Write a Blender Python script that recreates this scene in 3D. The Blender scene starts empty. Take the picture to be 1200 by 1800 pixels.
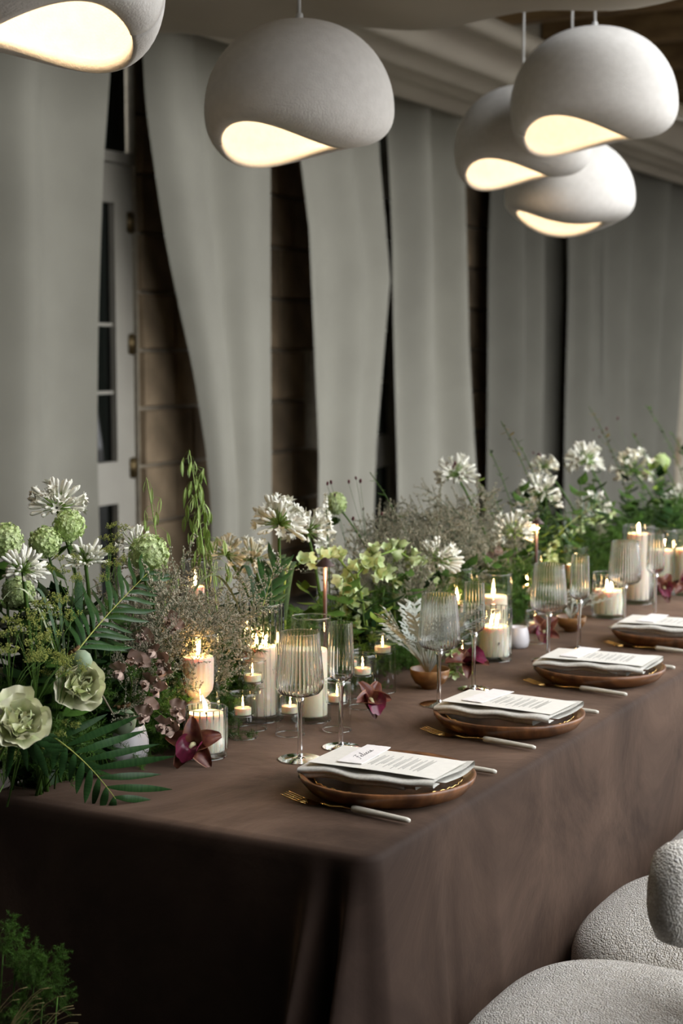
import bpy, math, random
import numpy as np
from mathutils import Vector, Matrix, Quaternion
random.seed(11); RNG = np.random.default_rng(5)
SC = bpy.context.scene; COL = SC.collection
# ------------------------------------------------------------------ camera, light, exposure
FPX, H, YAW, PITCH = 2850.0, 1.52, math.radians(28.3), math.atan(0.1)
FWH = Vector((-math.sin(YAW), math.cos(YAW), 0)); RT = Vector((math.cos(YAW), math.sin(YAW), 0)); UPZ = Vector((0, 0, 1))
FW = FWH*math.cos(PITCH) - UPZ*math.sin(PITCH); UP = UPZ*math.cos(PITCH) + FWH*math.sin(PITCH)
CAM = Vector((0, 0, H))
cd = bpy.data.cameras.new('camera'); cam = bpy.data.objects.new('camera', cd); COL.objects.link(cam)
cam.matrix_world = Matrix((( RT.x, UP.x, -FW.x, 0), (RT.y, UP.y, -FW.y, 0), (RT.z, UP.z, -FW.z, H), (0, 0, 0, 1)))
cd.sensor_fit = 'VERTICAL'; cd.sensor_height = 36; cd.lens = FPX/1800*36; cd.clip_start = .02
cd.dof.use_dof = True; cd.dof.focus_distance = 2.98; cd.dof.aperture_fstop = 4.5
SC.camera = cam
SKY = 6.3
world = bpy.data.worlds.new('world'); SC.world = world; world.use_nodes = True
bg = world.node_tree.nodes['Background']; bg.inputs[0].default_value = (.97, .98, 1.0, 1)
_w = world.node_tree; _tc = _w.nodes.new('ShaderNodeTexCoord'); _sx = _w.nodes.new('ShaderNodeSeparateXYZ'); _mr = _w.nodes.new('ShaderNodeMapRange')   # overcast sky: zenith three times the horizon
_mr.inputs[1].default_value = 0; _mr.inputs[2].default_value = 1; _mr.inputs[3].default_value = 1/3*SKY; _mr.inputs[4].default_value = SKY
_w.links.new(_tc.outputs['Generated'], _sx.inputs[0]); _w.links.new(_sx.outputs['Z'], _mr.inputs[0]); _w.links.new(_mr.outputs[0], bg.inputs[1])
vs = SC.view_settings; vs.view_transform = 'Standard'; vs.look = 'None'; vs.gamma = 1; vs.use_curve_mapping = False
vs.exposure = 0.42
cy = SC.cycles; cy.use_denoising = True; cy.max_bounces = 14; cy.transmission_bounces = 12; cy.transparent_max_bounces = 24
cy.diffuse_bounces = 4; cy.glossy_bounces = 5; cy.caustics_reflective = False; cy.sample_clamp_indirect = 3.0

def ray(x, y): return FW + RT*((x-600)/FPX) + UP*((900-y)/FPX)
def onz(x, y, z): d = ray(x, y); return CAM + d*((z-H)/d.z)          # where a pixel's ray meets a level surface
def onx(x, y, X): d = ray(x, y); return CAM + d*(X/d.x)               # ... meets a plane parallel to the long wall
TZ = .75                                                              # table top
def T(x, y): return onz(x, y, TZ)

# ------------------------------------------------------------------ materials
MATS = {}
MATTE = ('leaf_mid', 'leaf_dark', 'leaf_lime', 'palm_leaf', 'strap_leaf', 'fern', 'green_stem', 'leaf_rust', 'leaf_lime')
def nodes_of(name):
    m = bpy.data.materials.new(name); m.use_nodes = True; nt = m.node_tree; MATS[name] = m
    return m, nt, nt.nodes['Principled BSDF']
def setp(b, **k):
    for key, v in k.items():
        n = key.replace('_', ' ')
        b.inputs[n].default_value = v
def ramp2(nt, fac, c1, c2, p1=.35, p2=.65):
    r = nt.nodes.new('ShaderNodeValToRGB'); r.color_ramp.elements[0].position = p1; r.color_ramp.elements[1].position = p2
    r.color_ramp.elements[0].color = (*c1, 1); r.color_ramp.elements[1].color = (*c2, 1); nt.links.new(fac, r.inputs[0]); return r.outputs[0]
def mat(name, c1, c2=None, scale=20, rough=.6, bump=0, bscale=None, stretch=None, rnd=0, p=(.35, .65), **k):
    m, nt, b = nodes_of(name)
    c2 = c2 or tuple(x*.8 for x in c1)
    tc = nt.nodes.new('ShaderNodeTexCoord'); src = tc.outputs['Object']
    if stretch:
        mp = nt.nodes.new('ShaderNodeMapping'); mp.inputs['Scale'].default_value = stretch; nt.links.new(src, mp.inputs[0]); src = mp.outputs[0]
    nz = nt.nodes.new('ShaderNodeTexNoise'); nz.inputs['Scale'].default_value = scale; nz.inputs['Detail'].default_value = 4
    nt.links.new(src, nz.inputs['Vector'])
    col = ramp2(nt, nz.outputs['Fac'], c1, c2, *p)
    if rnd:
        oi = nt.nodes.new('ShaderNodeObjectInfo'); hs = nt.nodes.new('ShaderNodeHueSaturation')
        mr = nt.nodes.new('ShaderNodeMapRange'); mr.inputs[3].default_value = 1-rnd; mr.inputs[4].default_value = 1+rnd
        nt.links.new(oi.outputs['Random'], mr.inputs[0]); nt.links.new(mr.outputs[0], hs.inputs['Value']); nt.links.new(col, hs.inputs['Color'])
        col = hs.outputs[0]
    nt.links.new(col, b.inputs['Base Color']); b.inputs['Roughness'].default_value = rough
    setp(b, **k)
    if name in MATTE: b.inputs['Specular IOR Level'].default_value = .18
    if bump:
        n2 = nt.nodes.new('ShaderNodeTexNoise'); n2.inputs['Scale'].default_value = bscale or scale*4; n2.inputs['Detail'].default_value = 3
        nt.links.new(src, n2.inputs['Vector'])
        bp = nt.nodes.new('ShaderNodeBump'); bp.inputs['Strength'].default_value = bump; bp.inputs['Distance'].default_value = .004
        nt.links.new(n2.outputs['Fac'], bp.inputs['Height']); nt.links.new(bp.outputs[0], b.inputs['Normal'])
    return m
def emis(name, c, s):
    m, nt, b = nodes_of(name); setp(b, Base_Color=(0, 0, 0, 1), Emission_Color=(*c, 1), Emission_Strength=s, Roughness=1.); return m
def thin_glass(name, tint=(.97, .98, .97), ior=1.5, bump=0):
    m, nt, b = nodes_of(name); nt.nodes.remove(b); out = nt.nodes['Material Output']
    fr = nt.nodes.new('ShaderNodeLayerWeight'); pw = nt.nodes.new('ShaderNodeMath'); pw.operation = 'POWER'; pw.inputs[1].default_value = 4.0
    ma = nt.nodes.new('ShaderNodeMath'); ma.operation = 'MULTIPLY_ADD'; ma.inputs[1].default_value = .75; ma.inputs[2].default_value = .045
    nt.links.new(fr.outputs['Facing'], pw.inputs[0]); nt.links.new(pw.outputs[0], ma.inputs[0])
    t = nt.nodes.new('ShaderNodeBsdfTransparent'); t.inputs[0].default_value = (*tint, 1)
    g = nt.nodes.new('ShaderNodeBsdfGlossy'); g.inputs['Roughness'].default_value = .02
    mx = nt.nodes.new('ShaderNodeMixShader'); nt.links.new(ma.outputs[0], mx.inputs[0]); nt.links.new(t.outputs[0], mx.inputs[1]); nt.links.new(g.outputs[0], mx.inputs[2])
    nt.links.new(mx.outputs[0], out.inputs[0])
    if bump:
        n2 = nt.nodes.new('ShaderNodeTexNoise'); n2.inputs['Scale'].default_value = 60
        bp = nt.nodes.new('ShaderNodeBump'); bp.inputs['Strength'].default_value = bump; bp.inputs['Distance'].default_value = .01
        nt.links.new(n2.outputs['Fac'], bp.inputs['Height']); nt.links.new(bp.outputs[0], fr.inputs['Normal']); nt.links.new(bp.outputs[0], g.inputs['Normal'])
    return m
def glass(name):
    m, nt, b = nodes_of(name); setp(b, Base_Color=(1, 1, 1, 1), Roughness=0., IOR=1.36, Transmission_Weight=1.); return m
def velvet():
    m, nt, b = nodes_of('velvet'); tc = nt.nodes.new('ShaderNodeTexCoord')
    a = nt.nodes.new('ShaderNodeTexNoise'); a.inputs['Scale'].default_value = 2.6; a.inputs['Detail'].default_value = 7; a.inputs['Roughness'].default_value = .62
    a.inputs['Distortion'].default_value = .6
    nt.links.new(tc.outputs['Object'], a.inputs['Vector'])
    col = ramp2(nt, a.outputs['Fac'], (.022, .0125, .0085), (.036, .021, .0145), .4, .62)
    nt.links.new(col, b.inputs['Base Color'])
    mr = nt.nodes.new('ShaderNodeMapRange'); mr.inputs[1].default_value = .35; mr.inputs[2].default_value = .65; mr.inputs[3].default_value = .14; mr.inputs[4].default_value = .60
    nt.links.new(a.outputs['Fac'], mr.inputs[0]); nt.links.new(mr.outputs[0], b.inputs['Sheen Weight'])
    setp(b, Roughness=.75, Sheen_Roughness=.45, Sheen_Tint=(.60, .40, .29, 1)); b.inputs['Specular IOR Level'].default_value = .15
    bp = nt.nodes.new('ShaderNodeBump'); bp.inputs['Strength'].default_value = .25; bp.inputs['Distance'].default_value = .02
    nt.links.new(a.outputs['Fac'], bp.inputs['Height']); nt.links.new(bp.outputs[0], b.inputs['Normal'])
    return m
def boucle():
    m, nt, b = nodes_of('boucle'); tc = nt.nodes.new('ShaderNodeTexCoord')
    v = nt.nodes.new('ShaderNodeTexVoronoi'); v.inputs['Scale'].default_value = 290; nt.links.new(tc.outputs['Object'], v.inputs['Vector'])
    n = nt.nodes.new('ShaderNodeTexNoise'); n.inputs['Scale'].default_value = 60; nt.links.new(tc.outputs['Object'], n.inputs['Vector'])
    ad = nt.nodes.new('ShaderNodeMath'); ad.operation = 'MULTIPLY_ADD'; ad.inputs[1].default_value = -1.0
    nt.links.new(v.outputs['Distance'], ad.inputs[0]); nt.links.new(n.outputs['Fac'], ad.inputs[2])
    col = ramp2(nt, ad.outputs[0], (.62, .58, .51), (.92, .89, .84), 0., .34)
    nt.links.new(col, b.inputs['Base Color']); setp(b, Roughness=.95, Sheen_Weight=.3); b.inputs['Specular IOR Level'].default_value = .1
    bp = nt.nodes.new('ShaderNodeBump'); bp.inputs['Strength'].default_value = .9; bp.inputs['Distance'].default_value = .006
    nt.links.new(ad.outputs[0], bp.inputs['Height']); nt.links.new(bp.outputs[0], b.inputs['Normal']); return m
def wood(name, c1, c2, rough=.35, sc=6):
    return mat(name, c1, c2, scale=sc, rough=rough, stretch=(1, 9, 3), bump=.05)
velvet(); boucle(); glass('glass')
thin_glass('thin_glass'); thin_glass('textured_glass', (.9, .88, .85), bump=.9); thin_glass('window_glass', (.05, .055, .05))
wood('acacia', (.23, .095, .035), (.075, .03, .012)); wood('bowl_wood', (.33, .17, .06), (.16, .07, .025)); wood('beam', (.30, .19, .08), (.16, .09, .035), .7, 3)
mat('roof_dark', (.02, .018, .015), rough=.9)
mat('linen', (.66, .65, .60), (.56, .55, .50), 160, .9, bump=.25, bscale=500)
mat('paper', (.78, .76, .70), (.74, .72, .66), 60, .9); mat('card_paper', (.86, .83, .82), (.80, .77, .76), 60, .95, bump=.1, bscale=200)
mat('ink', (.03, .03, .03), rough=.8); mat('print_grey', (.42, .41, .38), rough=.9)
mat('gold', (.75, .50, .20), (.68, .43, .15), 30, .22, Metallic=1.); mat('horn', (.72, .69, .60), (.58, .55, .46), 40, .4, stretch=(1, 6, 6))
mat('ceramic', (.74, .72, .74), (.68, .66, .68), 12, .28); mat('wax', (.86, .80, .66), (.82, .76, .61), 10, .5, Subsurface_Weight=.5, Subsurface_Scale=.02)
mat('wax_blush', (.87, .76, .66), (.83, .72, .61), 10, .45, Subsurface_Weight=.5, Subsurface_Scale=.02)
mat('wick', (.03, .025, .02)); emis('flame', (1., .55, .2), 26); emis('flame_core', (1., .56, .22), 120)
mat('tin', (.6, .6, .58), rough=.3, Metallic=1.)
mat('lamp_brown', (.06, .03, .025), (.05, .025, .02), 30, .45, Metallic=.3); emis('led', (1., .72, .42), 10); emis('bulb', (1., .72, .42), 5)
mat('plaster_shade', (.80, .77, .72), (.75, .72, .67), 40, .9, bump=.35, bscale=220)
mat('cord_white', (.7, .69, .66), rough=.7)
mat('curtain', (.335, .325, .27), (.305, .295, .245), 3, .95, bump=.06, bscale=400); mat('curtain_shaded', (.155, .150, .122), (.14, .135, .11), 3, .95)  # second curtain colour is the same cloth with shade put into it
mat('ceiling_cloth', (.50, .45, .36), (.45, .40, .32), 2, .95)
mat('stone', (.34, .25, .155), (.21, .155, .095), 5, .95, bump=.5, bscale=30, rnd=.25); mat('mortar', (.44, .39, .30), rough=1., bump=.3, bscale=90)
mat('door_paint', (.36, .34, .285), (.33, .31, .26), 4, .5); mat('brass', (.14, .10, .045), rough=.4, Metallic=.8)
mat('floor_stone', (.11, .10, .09), (.07, .065, .06), 4, .8, bump=.1)
mat('green_stem', (.075, .15, .024), (.05, .10, .018), 30, .5, rnd=.15); mat('agap_green', (.24, .36, .08), (.16, .28, .05), 40, .5)
mat('petal_white', (.92, .91, .84), (.85, .85, .72), 60, .55, rnd=.08); mat('petal_cream', (.74, .68, .52), (.66, .62, .42), 60, .55, rnd=.1)
mat('viburnum', (.47, .60, .23), (.62, .72, .40), 45, .6, rnd=.1); mat('leaf_mid', (.045, .105, .016), (.075, .155, .026), 25, .45, rnd=.3)
mat('leaf_dark', (.014, .040, .011), (.024, .058, .016), 30, .38, rnd=.25); mat('leaf_lime', (.24, .34, .06), (.17, .27, .045), 25, .5, rnd=.2)
mat('palm_leaf', (.014, .045, .012), (.026, .068, .018), 20, .35, stretch=(1, 12, 1), rnd=.25); mat('strap_leaf', (.045, .090, .048), (.075, .13, .062), 18, .4, stretch=(20, 1, 20), rnd=.2)
mat('stripe_leaf', (.13, .22, .09), (.50, .52, .34), 40, .5, stretch=(30, 1, 1)); mat('fern', (.045, .110, .013), (.075, .155, .022), 30, .5, rnd=.3)
mat('limonium', (.44, .39, .30), (.25, .245, .16), 200, .8, rnd=.12); mat('limonium_stem', (.12, .17, .09), rough=.7)
mat('oat', (.25, .42, .08), (.36, .48, .14), 60, .5, rnd=.15); mat('peony', (.42, .56, .16), (.86, .85, .66), 22, .6, p=(.30, .62)); mat('peony_thread', (.70, .66, .38), rough=.6)
mat('pea_mauve', (.37, .26, .22), (.50, .37, .30), 70, .7, rnd=.2); mat('poppy', (.29, .36, .25), (.20, .28, .16), 35, .6); mat('poppy_crown', (.16, .085, .03), rough=.8)
mat('poppy_stem', (.20, .17, .12), rough=.6); mat('orchid', (.085, .014, .014), (.17, .055, .026), 90, .45, rnd=.15); mat('orchid_lip', (.22, .012, .06), (.08, .006, .02), 60, .4)
mat('orchid_edge', (.34, .17, .09), (.22, .085, .045), 90, .5)
mat('bell_lime', (.50, .64, .28), (.78, .82, .56), 50, .55, rnd=.12); mat('bell_eye', (.45, .42, .10), rough=.6)
mat('silver_leaf', (.52, .55, .50), (.40, .45, .40), 60, .8); mat('burgundy', (.075, .008, .015), rough=.7); mat('dill', (.34, .36, .07), (.24, .29, .06), 60, .7)
mat('dry_grass', (.30, .23, .10), (.20, .16, .07), 50, .7); mat('moss', (.15, .20, .04), (.10, .14, .03), 60, .9); mat('leaf_rust', (.18, .15, .04), (.14, .06, .02), 30, .6, rnd=.2)
M = MATS

# ------------------------------------------------------------------ mesh helpers
def V(*a): return np.array(a, float)
class MB:
    def __init__(s): s.v = []; s.f = []; s.m = []; s.n = 0
    def add(s, v, f, mi=0):
        v = np.asarray(v, float).reshape(-1, 3); o = s.n
        s.v.append(v); s.n += len(v); s.f += [[i+o for i in q] for q in f]; s.m += [mi]*len(f); return s
    def scatter(s, v, f, mats, mi=0):
        v = np.asarray(v, float); mats = np.asarray(mats, float)
        w = np.einsum('nij,kj->nki', mats[:, :3, :3], v) + mats[:, None, :3, 3]
        k = len(v); base = s.n
        s.v.append(w.reshape(-1, 3)); s.n += len(mats)*k
        for i in range(len(mats)):
            o = base + i*k; s.f += [[j+o for j in q] for q in f]
        s.m += [mi]*(len(f)*len(mats)); return s
    def tube(s, pts, r, n=6, mi=0, caps=True):
        pts = [np.asarray(p, float) for p in pts]; k = len(pts); r = [r]*k if np.isscalar(r) else list(r)
        vs = []; ref = None
        for i, p in enumerate(pts):
            t = pts[min(i+1, k-1)] - pts[max(i-1, 0)]; t = t/(np.linalg.norm(t)+1e-12)
            if ref is None: ref = V(1, 0, 0) if abs(t[0]) < .9 else V(0, 1, 0)
            a = ref - t*(ref@t); a /= np.linalg.norm(a)+1e-12; ref = a; b = np.cross(t, a)
            for j in range(n):
                an = 2*math.pi*j/n; vs.append(p + (a*math.cos(an) + b*math.sin(an))*r[i])
        fs = [[i*n+j, i*n+(j+1) % n, (i+1)*n+(j+1) % n, (i+1)*n+j] for i in range(k-1) for j in range(n)]
        if caps: fs += [list(range(n))[::-1], [(k-1)*n+j for j in range(n)]]
        return s.add(vs, fs, mi)
    def lathe(s, prof, n=48, mi=0, rf=None, close=False, c=(0, 0, 0), sup=0.):
        vs = []
        if sup:
            pp = [prof[0]]
            for (r0, z0), (r1, z1) in zip(prof, prof[1:]):
                L = math.hypot(r1-r0, z1-z0)
                if L > 3*sup: t = sup/L; pp += [(r0+(r1-r0)*t, z0+(z1-z0)*t), (r1-(r1-r0)*t, z1-(z1-z0)*t)]
                pp.append((r1, z1))
            prof = pp
        for i, (r, z) in enumerate(prof):
            for j in range(n):
                a = 2*math.pi*j/n; q = r*(rf(a, i, z) if rf else 1)
                vs.append((c[0]+q*math.cos(a), c[1]+q*math.sin(a), c[2]+z))
        k = len(prof); fs = [[i*n+j, i*n+(j+1) % n, (i+1)*n+(j+1) % n, (i+1)*n+j] for i in range(k-1) for j in range(n)]
        if close: fs += [[(k-1)*n+j, (k-1)*n+(j+1) % n, (j+1) % n, j] for j in range(n)]
        return s.add(vs, fs, mi)
    def box(s, a, b, mi=0):
        x0, y0, z0 = a; x1, y1, z1 = b
        v = [(x0, y0, z0), (x1, y0, z0), (x1, y1, z0), (x0, y1, z0), (x0, y0, z1), (x1, y0, z1), (x1, y1, z1), (x0, y1, z1)]
        return s.add(v, [[0, 3, 2, 1], [4, 5, 6, 7], [0, 1, 5, 4], [1, 2, 6, 5], [2, 3, 7, 6], [3, 0, 4, 7]], mi)
    def ell(s, c, ax, nu=8, nv=6, mi=0, R=None):
        vs = []
        for i in range(nv+1):
            th = math.pi*i/nv
            for j in range(nu):
                a = 2*math.pi*j/nu; p = V(ax[0]*math.sin(th)*math.cos(a), ax[1]*math.sin(th)*math.sin(a), ax[2]*math.cos(th))
                if R is not None: p = R@p
                vs.append(p + np.asarray(c))
        fs = [[i*nu+j, (i+1)*nu+j, (i+1)*nu+(j+1) % nu, i*nu+(j+1) % nu] for i in range(nv) for j in range(nu)]
        return s.add(vs, fs, mi)
    def strip(s, pts, wid, side, fold=0., mi=0, nrm=None):
        pts = [np.asarray(p, float) for p in pts]; side = np.asarray(side, float); side = side/np.linalg.norm(side); vs = []; k = len(pts)
        for i, p in enumerate(pts):
            t = pts[min(i+1, k-1)] - pts[max(i-1, 0)]; t = t/(np.linalg.norm(t)+1e-12); n = np.cross(t, side); w = wid[i]
            vs += [p - side*w/2 + n*fold*w, p, p + side*w/2 + n*fold*w]
        fs = [[3*i+j, 3*i+j+1, 3*i+j+4, 3*i+j+3] for i in range(k-1) for j in (0, 1)]
        return s.add(vs, fs, mi)
    def grid(s, fn, nu, nv, mi=0):
        vs = [fn(i/nu, j/nv) for i in range(nu+1) for j in range(nv+1)]
        fs = [[i*(nv+1)+j, (i+1)*(nv+1)+j, (i+1)*(nv+1)+j+1, i*(nv+1)+j+1] for i in range(nu) for j in range(nv)]
        return s.add(vs, fs, mi)
    def mesh(s, name, mats, smooth=True):
        me = bpy.data.meshes.new(name); v = np.concatenate(s.v) if s.v else np.zeros((0, 3))
        me.from_pydata(v.tolist(), [], s.f); me.update()
        for m in (mats if isinstance(mats, (list, tuple)) else [mats]): me.materials.append(M[m])
        if max(s.m, default=0): me.polygons.foreach_set('material_index', np.array(s.m, 'i'))
        if smooth: me.polygons.foreach_set('use_smooth', np.ones(len(me.polygons), bool))
        return me
def obj(name, me, parent=None, mtx=None, kind=None, label=None):
    o = bpy.data.objects.new(name, me); COL.objects.link(o)
    if parent: o.parent = parent
    if mtx is not None: o.matrix_basis = mtx if isinstance(mtx, Matrix) else Matrix.Translation(Vector(mtx))
    if kind: o['kind'] = kind
    if label: o['label'] = label
    return o
def thing(name, label, cat, loc=(0, 0, 0), group=None, rz=0, me=None):
    o = bpy.data.objects.new(name, me); COL.objects.link(o)
    if me is None: o.empty_display_size = .02
    o.location = Vector(loc); o.rotation_euler = (0, 0, rz); o['label'] = label; o['category'] = cat
    if group: o['group'] = group
    return o
def rot_to(d, spin=0.):
    q = Vector((0, 0, 1)).rotation_difference(Vector(d).normalized()); return (q.to_matrix() @ Matrix.Rotation(spin, 3, 'Z')).to_4x4()
def tr(p, d=(0, 0, 1), spin=0., sc=1.): return Matrix.Translation(Vector(p)) @ rot_to(d, spin) @ Matrix.Scale(sc, 4)
def bez(a, b, c, n=8):
    a, b, c = (np.asarray(q, float) for q in (a, b, c)); return [a*(1-t)**2 + b*2*t*(1-t) + c*t*t for t in np.linspace(0, 1, n)]
def U(a, b): return random.uniform(a, b)
def rdir(zmin=-1.):
    while True:
        d = RNG.normal(size=3); d /= np.linalg.norm(d)
        if d[2] >= zmin: return d

# ------------------------------------------------------------------ setting
def structure():
    mb = MB(); mb.box((-5.2, -3.2, -.1), (30, 20.3, 0)); o = obj('floor', mb.mesh('floor', 'floor_stone', False), kind='structure'); o['label'] = 'dark stone floor under the table'
    # long wall with two glazed doors
    def yat(x, y=600): return onx(x, y, -5).y
    d1 = yat(243)+.0; d2r = yat(712); doors = [(d1-.95, d1), (d2r-.95, d2r)]
    mb = MB()
    segs = [(-3, doors[0][0]-.02), (doors[0][1]+.02, doors[1][0]-.02), (doors[1][1]+.02, 20.2)]
    for a, b in segs: mb.box((-5.2, a, 0), (-5.02, b, 4.3))
    for a, b in doors: mb.box((-5.2, a-.02, 3.35), (-5.02, b+.02, 4.3))
    w = obj('wall_left', mb.mesh('wall_left', 'mortar', False), kind='structure', label='brown block stone wall behind the curtains')
    blk = []
    for wd in (.46, .62, .30):
        b = MB(); h = .294/2; e = .008
        b.add([(0, -wd/2, -h), (0, wd/2, -h), (0, wd/2, h), (0, -wd/2, h), (.035, -wd/2+e, -h+e), (.035, wd/2-e, -h+e), (.035, wd/2-e, h-e), (.035, -wd/2+e, h-e)],
              [[4, 5, 6, 7], [0, 1, 5, 4], [1, 2, 6, 5], [2, 3, 7, 6], [3, 0, 4, 7]]); blk.append((wd, b.mesh('stone_block', 'stone', False)))
    for a, b in ((doors[0][1]+.03, doors[1][0]-.03), (doors[1][1]+.03, 17.0)):
        for r in range(11):
            z = .14+r*.306; y = a + (0 if r % 2 else -.2)
            while y < b:
                wd, me = random.choice(blk) if y > a+.5 or r % 2 else blk[1]
                if y < a: wd, me = blk[2]; y = a
                if y+wd > b: break
                obj('stone_block', me, w, (-5.02+U(-.006, .004), y+wd/2, z)); y += wd+.014
    for k, (a, b) in enumerate(doors):
        d = thing('door_%d' % (k+1), ['cream glazed door with brass hinges beside the stone wall', 'cream glazed door half hidden between two curtains'][k], 'door', (-5.06, a, 0)); d['kind'] = 'structure'
        W = b-a; fr = MB()
        for y0, y1, z0, z1 in ((0, .155, 0, 2.47), (W-.155, W, 0, 2.47), (.155, W-.155, 2.27, 2.47), (.155, W-.155, .72, .94), (.155, W-.155, 0, .2)): fr.box((-.03, y0, z0), (.03, y1, z1))
        dfr = obj('door_frame', fr.mesh('door_frame', 'door_paint', False), d)
        for z0, z1 in ((.94, 2.27), (.2, .72)):
            g = MB(); g.box((-.012, .155, z0), (-.006, W-.155, z1)); obj('pane', g.mesh('pane', 'window_glass', False), d)
        mu = MB(); mu.box((-.02, W/2-.015, .94), (.02, W/2+.015, 2.27)); 
        for z in (1.30, 1.65): mu.box((-.02, .155, z-.008), (.01, W-.155, z+.008))
        obj('glazing_bar', mu.mesh('glazing_bar', 'door_paint', False), d)
        tm = MB(); tm.box((-.06, -.0, 2.475), (.05, W+.0, 2.53)); obj('transom_ledge', tm.mesh('transom_ledge', 'door_paint', False), d)
        tp = MB(); tp.box((-.012, 0, 2.53), (-.006, W, 3.35)); obj('transom_pane', tp.mesh('transom_pane', 'window_glass', False), d)
        hm = MB(); hm.tube([(0, 0, -.055), (0, 0, .055)], .012, 8); hm.box((-.004, -.03, -.05), (.004, .03, .05)); hme = hm.mesh('hinge', 'brass')
        for z in (2.18, 1.55, .90, .3): obj('hinge', hme, dfr, (.036, W-.02, z))
        bk = MB(); bk.box((-.6, -.3, 0), (-.58, W+.3, 3.6)); obj('dark_backing', bk.mesh('dark_backing', 'roof_dark', False), d)  # flat dark sheet behind the panes, stands in for the unlit room
    for nm, a, b in (('wall_back', (-5.2, -3.2, 0), (3.2, -3.0, 4.3)), ('wall_end', (-5.2, 20.2, 0), (3.2, 20.4, 4.3)), ('roof', (-5.2, -3.2, 4.3), (-.05, 20.4, 4.4)), ('light_block_roof', (-.05, -3.2, 4.3), (2.3, 1.4, 4.4)), ('light_block_wall', (2.1, -3.2, 0), (2.3, 1.4, 4.3))):  # right-hand wall and its roof: unseen, added to darken the cloth's near face
        q = MB(); q.box(a, b); obj(nm, q.mesh(nm, 'roof_dark' if nm != 'wall_back' else 'roof_dark', False), kind='structure')
    for i, y in enumerate(np.arange(6.5, 17, 1.25)):
        q = MB(); q.box((-5, y, 3.95), (-.05, y+.14, 4.2)); obj('beam_%d' % (i+1), q.mesh('beam', 'beam', False), kind='structure')
    # ceiling drapes
    def sheet(name, label, fn, nu=60, nv=60, m='ceiling_cloth'):
        q = MB(); q.grid(fn, nu, nv); o = obj(name, q.mesh(name, m)); o['label'] = label; o['category'] = 'drape'
    def fa(u, v):
        X = -4.8+4.7*u; Y = 2.3+2.75*v; c = (X+1.85)/2.9
        return (X, Y, 2.60 + .25*c*c + .12*(1-v)**2 + .02*math.sin(v*20+X*.6) + .015*math.sin(X*9+v))
    sheet('ceiling_drape', 'pale ceiling drape sagging low above the front of the table', fa)
    def fb(u, v):
        X = -4.95+1.75*u; Y = 4+13*v
        return (X, Y, 3.22 - .1*math.sin(u*math.pi) - .10*u + .028*math.sin(u*38+Y*.15) + .03*math.sin(u*15+1))
    sheet('ceiling_drape', 'pleated ceiling drape running along the top of the stone wall', fb, 120, 40)
    def fc(u, v):
        X = -3.3+3.2*u; Y = 9.6+6.5*v; c = (u-.5)*2
        return (X, Y, 2.72+.28*c*c+.45*v + .02*math.sin(v*24+u*2))
    sheet('ceiling_drape', 'loose ceiling drape hanging below the wooden beams', fc)
    # curtains
    XC = -4.72
    def curtain(L, R, label, m='curtain', folds=(7, 3.1), amp=.05, group=None, seed=0, off=0):
        zl = [(onx(x, y, XC).z, onx(x, y, XC).y) for x, y in L]; zr = [(onx(x, y, XC).z, onx(x, y, XC).y) for x, y in R]
        zl.sort(); zr.sort(); rr = random.Random(seed); ph = [rr.uniform(0, 6) for _ in range(4)]
        def fn(u, v):
            z = .02 + 3.16*v; a = np.interp(z, *zip(*zl)); b = np.interp(z, *zip(*zr))
            y = a+(b-a)*u; uu = u + .02*math.sin(z*2+ph[3])
            d = amp*(math.sin(uu*folds[0]*2*math.pi+ph[0]+.25*z) + .6*math.sin(uu*folds[1]*2*math.pi*1.7+ph[1]) + .35*math.sin(uu*19+ph[2]))
            return (XC + off + d*(.75+.25*v), y, z)
        q = MB(); q.grid(fn, 110, 26); o = obj('curtain', q.mesh('curtain', m)); o['label'] = label; o['category'] = 'curtain'
    curtain([(-160, 0), (-160, 800)], [(180, 100), (170, 280), (164, 815)], 'wide pale curtain in front of the hinged glazed door', folds=(2.0, 1.3), amp=.06, seed=1)
    curtain([(232, -40), (245, 40), (258, 180), (300, 430), (345, 650), (366, 800), (374, 900)], [(462, 0), (466, 300), (470, 850)], 'curtain swept in to one side beside the bare stone wall', folds=(1.2, 1.0), amp=.05, seed=2)
    curtain([(496, 0), (506, 290), (520, 400), (540, 800)], [(655, 180), (660, 280), (672, 400), (681, 490), (670, 640), (660, 780), (657, 870)], 'curtain pinched in at its lower half beside the dark glazed door', folds=(1.8, .9), amp=.06, seed=4)
    curtain([(704, 200), (712, 420), (718, 800)], [(806, 260), (812, 420), (820, 600), (834, 800), (838, 860)], 'straight curtain between the dark glazed door and bare wall', folds=(2.0, 1.1), amp=.06, seed=5)
    curtain([(880, 260), (875, 400), (871, 820)], [(988, 260), (986, 500), (982, 820)], 'shade-toned curtain with one deep dark edge fold', 'curtain_shaded', (2.2, .8), .06, seed=6)
    curtain([(972, 260), (972, 500), (968, 820)], [(1056, 280), (1053, 820)], 'narrow shaded curtain squeezed between two wider shade-toned curtains', 'curtain_shaded', (1.6, .7), .07, seed=7, off=.06)
    curtain([(1047, 280), (1044, 820)], [(1215, 330), (1200, 560), (1175, 800)], 'widest shade-toned curtain next to the dark gap', 'curtain_shaded', (3.2, 1.3), .07, seed=8)
structure()

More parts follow.
